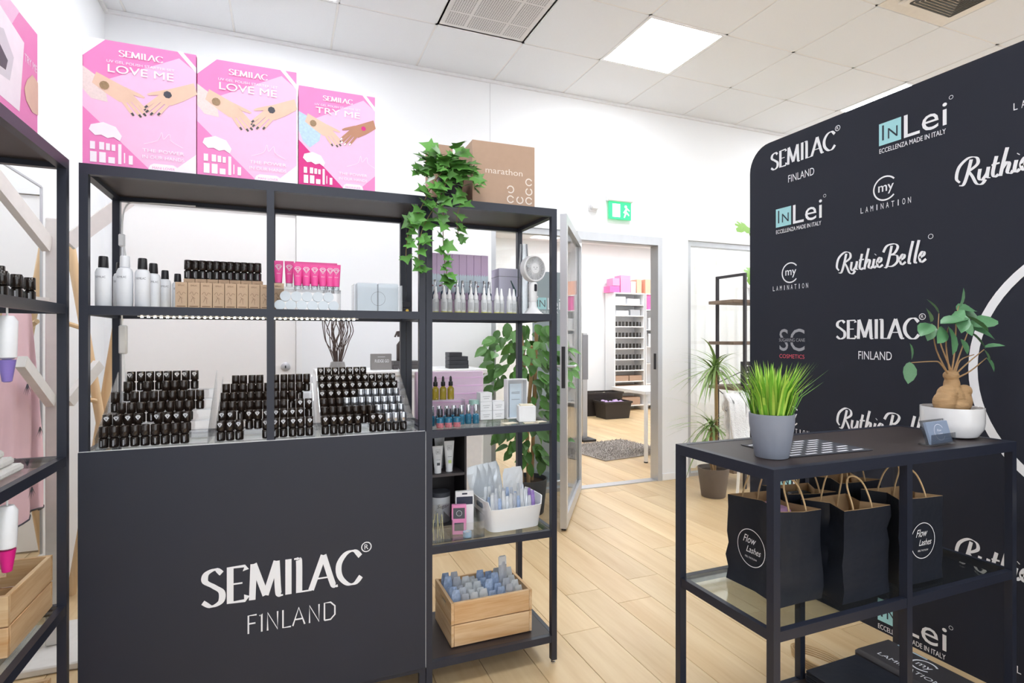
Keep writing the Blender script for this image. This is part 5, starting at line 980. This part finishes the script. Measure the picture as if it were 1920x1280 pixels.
for a, b in (((.02, .335, .18), (.95, .335, .8)), ((.02, .335, .8), (.95, .335, .18)), ((.02, .335, .86), (.95, .335, 1.18))): obj('brace', MB().tube([a, b], .004, 5), DM, t)
bb = obj('boxed_polish', MB().cbox(0, 0, 0, .03, .03, .052, .001), GLOSSB); decal('white_label', bb, [('poly', [(.006, .012), (.024, .012), (.024, .02), (.006, .02)], 0)], ((0, 0, 0), (1, 0, 0), (0, 0, 1)), [LOGO])
for k in range(40):
    o = bb if k == 0 else copy_tree(bb); o.location = (3.60+(k % 10)*.033, 3.66, .8482+(k//10)*.0525); tag(o, 'black polish box, '+ORD[k % 10]+' from left, layer '+['one', 'two', 'three', 'four'][k//10]+' on corner rack', 'box', 'black boxes on corner rack')
t = thing('monstera_plant', 'monstera with holed leaves on top of the corner rack', 'plant', (3.86, 3.76, 1.578)); obj('pot', MB().lathe([(.06, 0), (.08, .12), (.075, .12), (.07, .1)], 18), M('white_ceramic', 'f1f1f3', .2, coat=.4), t)
MON = M('monstera_leaf', '86b552', .4, var=.2, scale=12); ML = leafmesh('leaf', [(0, 0), (.25, -.08), (.45, .1), (.3, .22), (.52, .3), (.5, .45), (.3, .45), (.46, .62), (.36, .75), (.2, .68), (.18, .92), (0, 1.05), (-.18, .92), (-.2, .68), (-.36, .75), (-.46, .62), (-.3, .45), (-.5, .45), (-.52, .3), (-.3, .22), (-.45, .1), (-.25, -.08)], MON, .1)
for e, d_, s in (((-.13, -.02, .64), (-1, -.4, -.25), .17), ((-.08, -.04, .26), (-.7, -.5, -.7), .17), ((.1, .0, .5), (1, -.3, -.2), .2), ((.02, -.1, .4), (.2, -1, -.3), .2)):
    obj('stalk', MB().tube(smooth([(0, 0, .1), (e[0]*.4, e[1]*.4, e[2]*.7), e], 4), .004, 5), MON, t); o = obj('leaf', ML, None, t); orient(o, e, d_, s, (0, -.7, .7))
t = thing('fur_chair', 'chair covered with a white sheepskin left of the backdrop', 'chair', (3.07, 2.86, 0), R(-25)); FUR = M('white_sheepskin', 'f3f1ee', .95, bump=1, scale=120)
for x in (-.2, .2):
    for y in (-.2, .2): obj('leg', MB().tube([(x*.9, y*.9, 0), (x*.8, y*.8, .43)], .011, 8), WHITE, t)
obj('seat', MB().cbox(-.23, -.23, .43, .23, .23, .47, .015), WHITE, t); obj('backrest', MB().cbox(-.21, .2, .47, .21, .23, .78, .02), WHITE, t)
bm = bmesh.new(); bmesh.ops.create_grid(bm, x_segments=26, y_segments=26, size=.5)
rf = random.Random(2)
for v in bm.verts:
    u_, q = v.co.x, v.co.y+.5; wv = .44*(1-.25*abs(q-.5)); x = u_*wv*1.1
    if q < .5: p = (x, .27+.0*q, .42+q*.86)
    else: p = (x, .27-(q-.5)*.14 if q < .56 else .17-(q-.56)*.8, .85 if q < .56 else max(.5, .85-(q-.56)*3.2))
    v.co = (p[0]+rf.uniform(-.01, .01), p[1]+rf.uniform(-.012, .012), p[2]+rf.uniform(-.012, .012))
me = bpy.data.meshes.new('sheepskin'); bm.to_mesh(me); bm.free(); me.materials.append(FUR); me.polygons.foreach_set('use_smooth', [True]*len(me.polygons)); o = obj('sheepskin', me, None, t); sm = o.modifiers.new('thick', 'SOLIDIFY'); sm.thickness = .025; sm.offset = 0
# ================================================================ STOCK ROOM
def bookcase(label, x0, y0, W, zs, H=2.05, D=.3):
    t = thing('bookcase', label, 'shelf', (x0, y0, 0))
    for x in (0, W-.018): obj('side_panel', MB().box(x, 0, 0, x+.018, D, H), WHITE, t)
    obj('back_panel', MB().box(.018, D-.006, 0, W-.018, D, H), WHITE, t)
    for z in zs+[H-.02]: obj('shelf_board', MB().box(.018, .002, z, W-.018, D-.006, z+.018), WHITE, t)
    return t
ZSH = [.08, .32, .5, .69, .88, 1.07, 1.26, 1.45, 1.64, 1.83]
bookcase('white bookcase of polish bottles at the back of the stock room', 5.28, 8.28, .62, ZSH); bookcase('white bookcase right of the polish bookcase, partly hidden', 5.92, 8.28, .6, [.08, .45, .8, 1.1, 1.4, 1.75]); bookcase('white bookcase seen through the open glass door', 3.95, 8.28, .62, ZSH)
sb = obj('stock_bottle', MB().lathe([(.013, 0), (.014, .03), (.01, .034), (.011, .075), (.0105, .08)], 8), GLOSSB); first = True
for x0, lab in ((5.28, 'polish bottle on the stock room bookcase'), (3.95, 'polish bottle on the bookcase behind the glass door')):
    for r_, z in enumerate((.69, .88, 1.07, 1.26, 1.45)):
        for k in range(15):
            o = sb if first else sb.copy(); first or COL.objects.link(o); first = False; o.location = (x0+.05+k*.0365, 8.33+.02*(k % 2), z+.0185); tag(o, ORD[k]+' '+lab.replace('on the', 'on shelf '+['one', 'two', 'three', 'four', 'five'][r_]+' of the'), 'nail polish', lab.replace('bottle', 'bottles'))
def cart(name, label, loc, s, mat, group=None, rz=0):
    t = thing(name, label, 'box', loc, rz, group); obj('carton', MB().cbox(0, 0, 0, s[0], s[1], s[2], .003), mat, t); obj('lid_seam', MB().box(-.0006, -.0006, s[2]*.82, s[0]+.0006, s[1]+.0006, s[2]*.83), M('seam_grey', 'b3a9a6', .7), t); return t
PKB = M('stock_pink_card', 'ee6fae', .45); PCH = M('peach_card', 'f3b79c', .5); PKS = M('pink_stripe_card', 'f39ac4', .45, var=.2, scale=30, stretch=(6, 1, .1))
for x, z, s, m_, lb in ((5.2, 2.05, (.2, .2, .11), PKB, 'low pink box at the left end of bookcase top'), (5.26, 2.165, (.14, .2, .13), PKS, 'striped pink box on top of the low pink one'), (5.42, 2.05, (.2, .2, .3), PKS, 'tall striped pink box on the bookcase top'), (5.63, 2.05, (.1, .2, .2), WB, 'white box between pink and peach boxes'), (5.75, 2.05, (.1, .2, .24), PCH, 'narrow peach box on the bookcase top'), (5.93, 2.05, (.28, .2, .25), PCH, 'wide peach box at the right of bookcase top'), (3.98, 2.05, (.25, .2, .22), PKB, 'pink box above the bookcase behind the glass door'), (4.26, 2.05, (.25, .2, .2), PCH, 'peach box above the bookcase behind the glass door')): cart('stock_box', lb, (x, 8.3, z), s, m_)
for x, z, s, m_, lb in ((5.96, 1.768, (.15, .2, .26), PKB, 'pink box in the right stock bookcase'), (5.32, 1.848, (.2, .2, .13), WB, 'white box on the top board of the polish bookcase'), (5.56, 1.848, (.25, .2, .1), WB, 'wider white box on the top board of polish bookcase'), (5.33, 1.658, (.25, .2, .08), WB, 'flat white box on second board of polish bookcase'), (5.62, 1.658, (.2, .2, .1), M('silver_card', 'b9bcc2', .4, .3), 'silver box on second board of polish bookcase'), (6.0, 1.418, (.3, .2, .2), WB, 'white box on the right bookcase, middle board'), (6.0, 1.118, (.35, .2, .22), WB, 'large white box on the right bookcase, lower board'), (5.32, .518, (.26, .22, .09), KC, 'open kraft tray at left on the low board'), (5.6, .518, (.26, .22, .09), KC, 'open kraft tray at right on the low board'), (5.32, .338, (.5, .25, .1), KC, 'long kraft tray near the bookcase bottom'), (5.32, .098, (.5, .25, .13), KC, 'long kraft tray on the lowest bookcase board')): cart('stock_box', lb, (x, 8.3, z+.0005), s, m_)
def tub(label, loc, W, D, H, fillm):
    t = thing('storage_tub', label, 'tub', loc, 0, None); BK = M('black_tub_plastic', '2f2a28', .5); A_ = [(.03, .03), (W-.03, .03), (W-.03, D-.03), (.03, D-.03)]; B_ = [(0, 0), (W, 0), (W, D), (0, D)]; C_ = [(.012, .012), (W-.012, .012), (W-.012, D-.012), (.012, D-.012)]
    mb = MB(); mb.add([(*p, 0) for p in A_]+[(*p, H) for p in B_]+[(*p, H) for p in C_]+[(*p, H*.8) for p in C_], [(3, 2, 1, 0)]+[(i, (i+1) % 4, 4+(i+1) % 4, 4+i) for i in range(4)]+[(4+i, 4+(i+1) % 4, 8+(i+1) % 4, 8+i) for i in range(4)]+[(8+i, 8+(i+1) % 4, 12+(i+1) % 4, 12+i) for i in range(4)]+[(12, 13, 14, 15)]); obj('tub', mb, BK, t)
    obj('rim', MB().box(-.012, -.012, H-.03, W+.012, 0, H).box(-.012, D, H-.03, W+.012, D+.012, H).box(-.012, 0, H-.03, 0, D, H).box(W, 0, H-.03, W+.012, D, H), BK, t)
    rr = random.Random(label); m2 = MB()
    for k in range(30): m2.ball((rr.uniform(.06, W-.06), rr.uniform(.05, D-.05), H*.82+rr.uniform(0, .04)), .035, 6, 4, sc=(1, .8, .5))
    g = obj('contents', m2, fillm, t); g['kind'] = 'stuff'
tub('black plastic tub of lilac packs in front of the bookcase', (4.62, 7.5, 0), .48, .36, .27, M('lilac_packs', 'c5a9d6', .4, var=.4, scale=30)); tub('larger black tub behind the tub of lilac packs', (4.45, 7.9, 0), .75, .32, .38, M('cream_packs', 'e9e2c6', .5, var=.2, scale=20))
t = thing('shaggy_rug', 'grey shaggy rug on the stock room floor', 'rug', (3.05, 4.95, .0), R(8)); RUG = M('grey_shag', 'a8a19b', .95, var=.35, scale=120); obj('base', MB().cbox(0, 0, .0005, .95, .85, .012, .003), RUG, t); rr = random.Random(1); mb = MB()
for k in range(5200):
    x, y = rr.uniform(.005, .945), rr.uniform(.005, .845); a = rr.uniform(0, 6.3); dx, dy = math.cos(a)*.014, math.sin(a)*.014; mb.add([(x-dy*.25, y+dx*.25, .011), (x+dy*.25, y-dx*.25, .011), (x+dx, y+dy, rr.uniform(.022, .034))], [(0, 1, 2)])
g = obj('pile', mb, RUG, t); g['kind'] = 'stuff'
t = thing('white_table', 'white work table in the stock room right of the doorway', 'table', (3.4, 4.72, 0)); obj('table_top', MB().cbox(-.05, -.03, .69, 1.1, .6, .725, .004), WHITE, t)
for x, y in ((0, .03), (1.03, .03), (1.03, .55)):
    l_ = obj('leg', MB().lathe([(.02, .012), (.02, .69)], 14, (x, y, 0)), WHITE, t); obj('foot', MB().lathe([(.021, 0), (.021, .012)], 12, (x, y, 0)), M('dark_metal', '3a3a3e', .4, .5), l_)
t = thing('display_totem', 'slim grey display stand inside the stock room doorway', 'stand', (3.42, 6.1, 0)); obj('foot', MB().cbox(-.06, -.15, 0, .12, .15, .03, .005), M('dark_metal', '3a3a3e', .4, .5), t); obj('column', MB().box(0, -.03, .03, .06, .03, 1.32), ALU, t); obj('screen', MB().cbox(-.01, -.035, .75, .07, -.03, 1.3, .002), M('grey_screen', '85858a', .3), t)
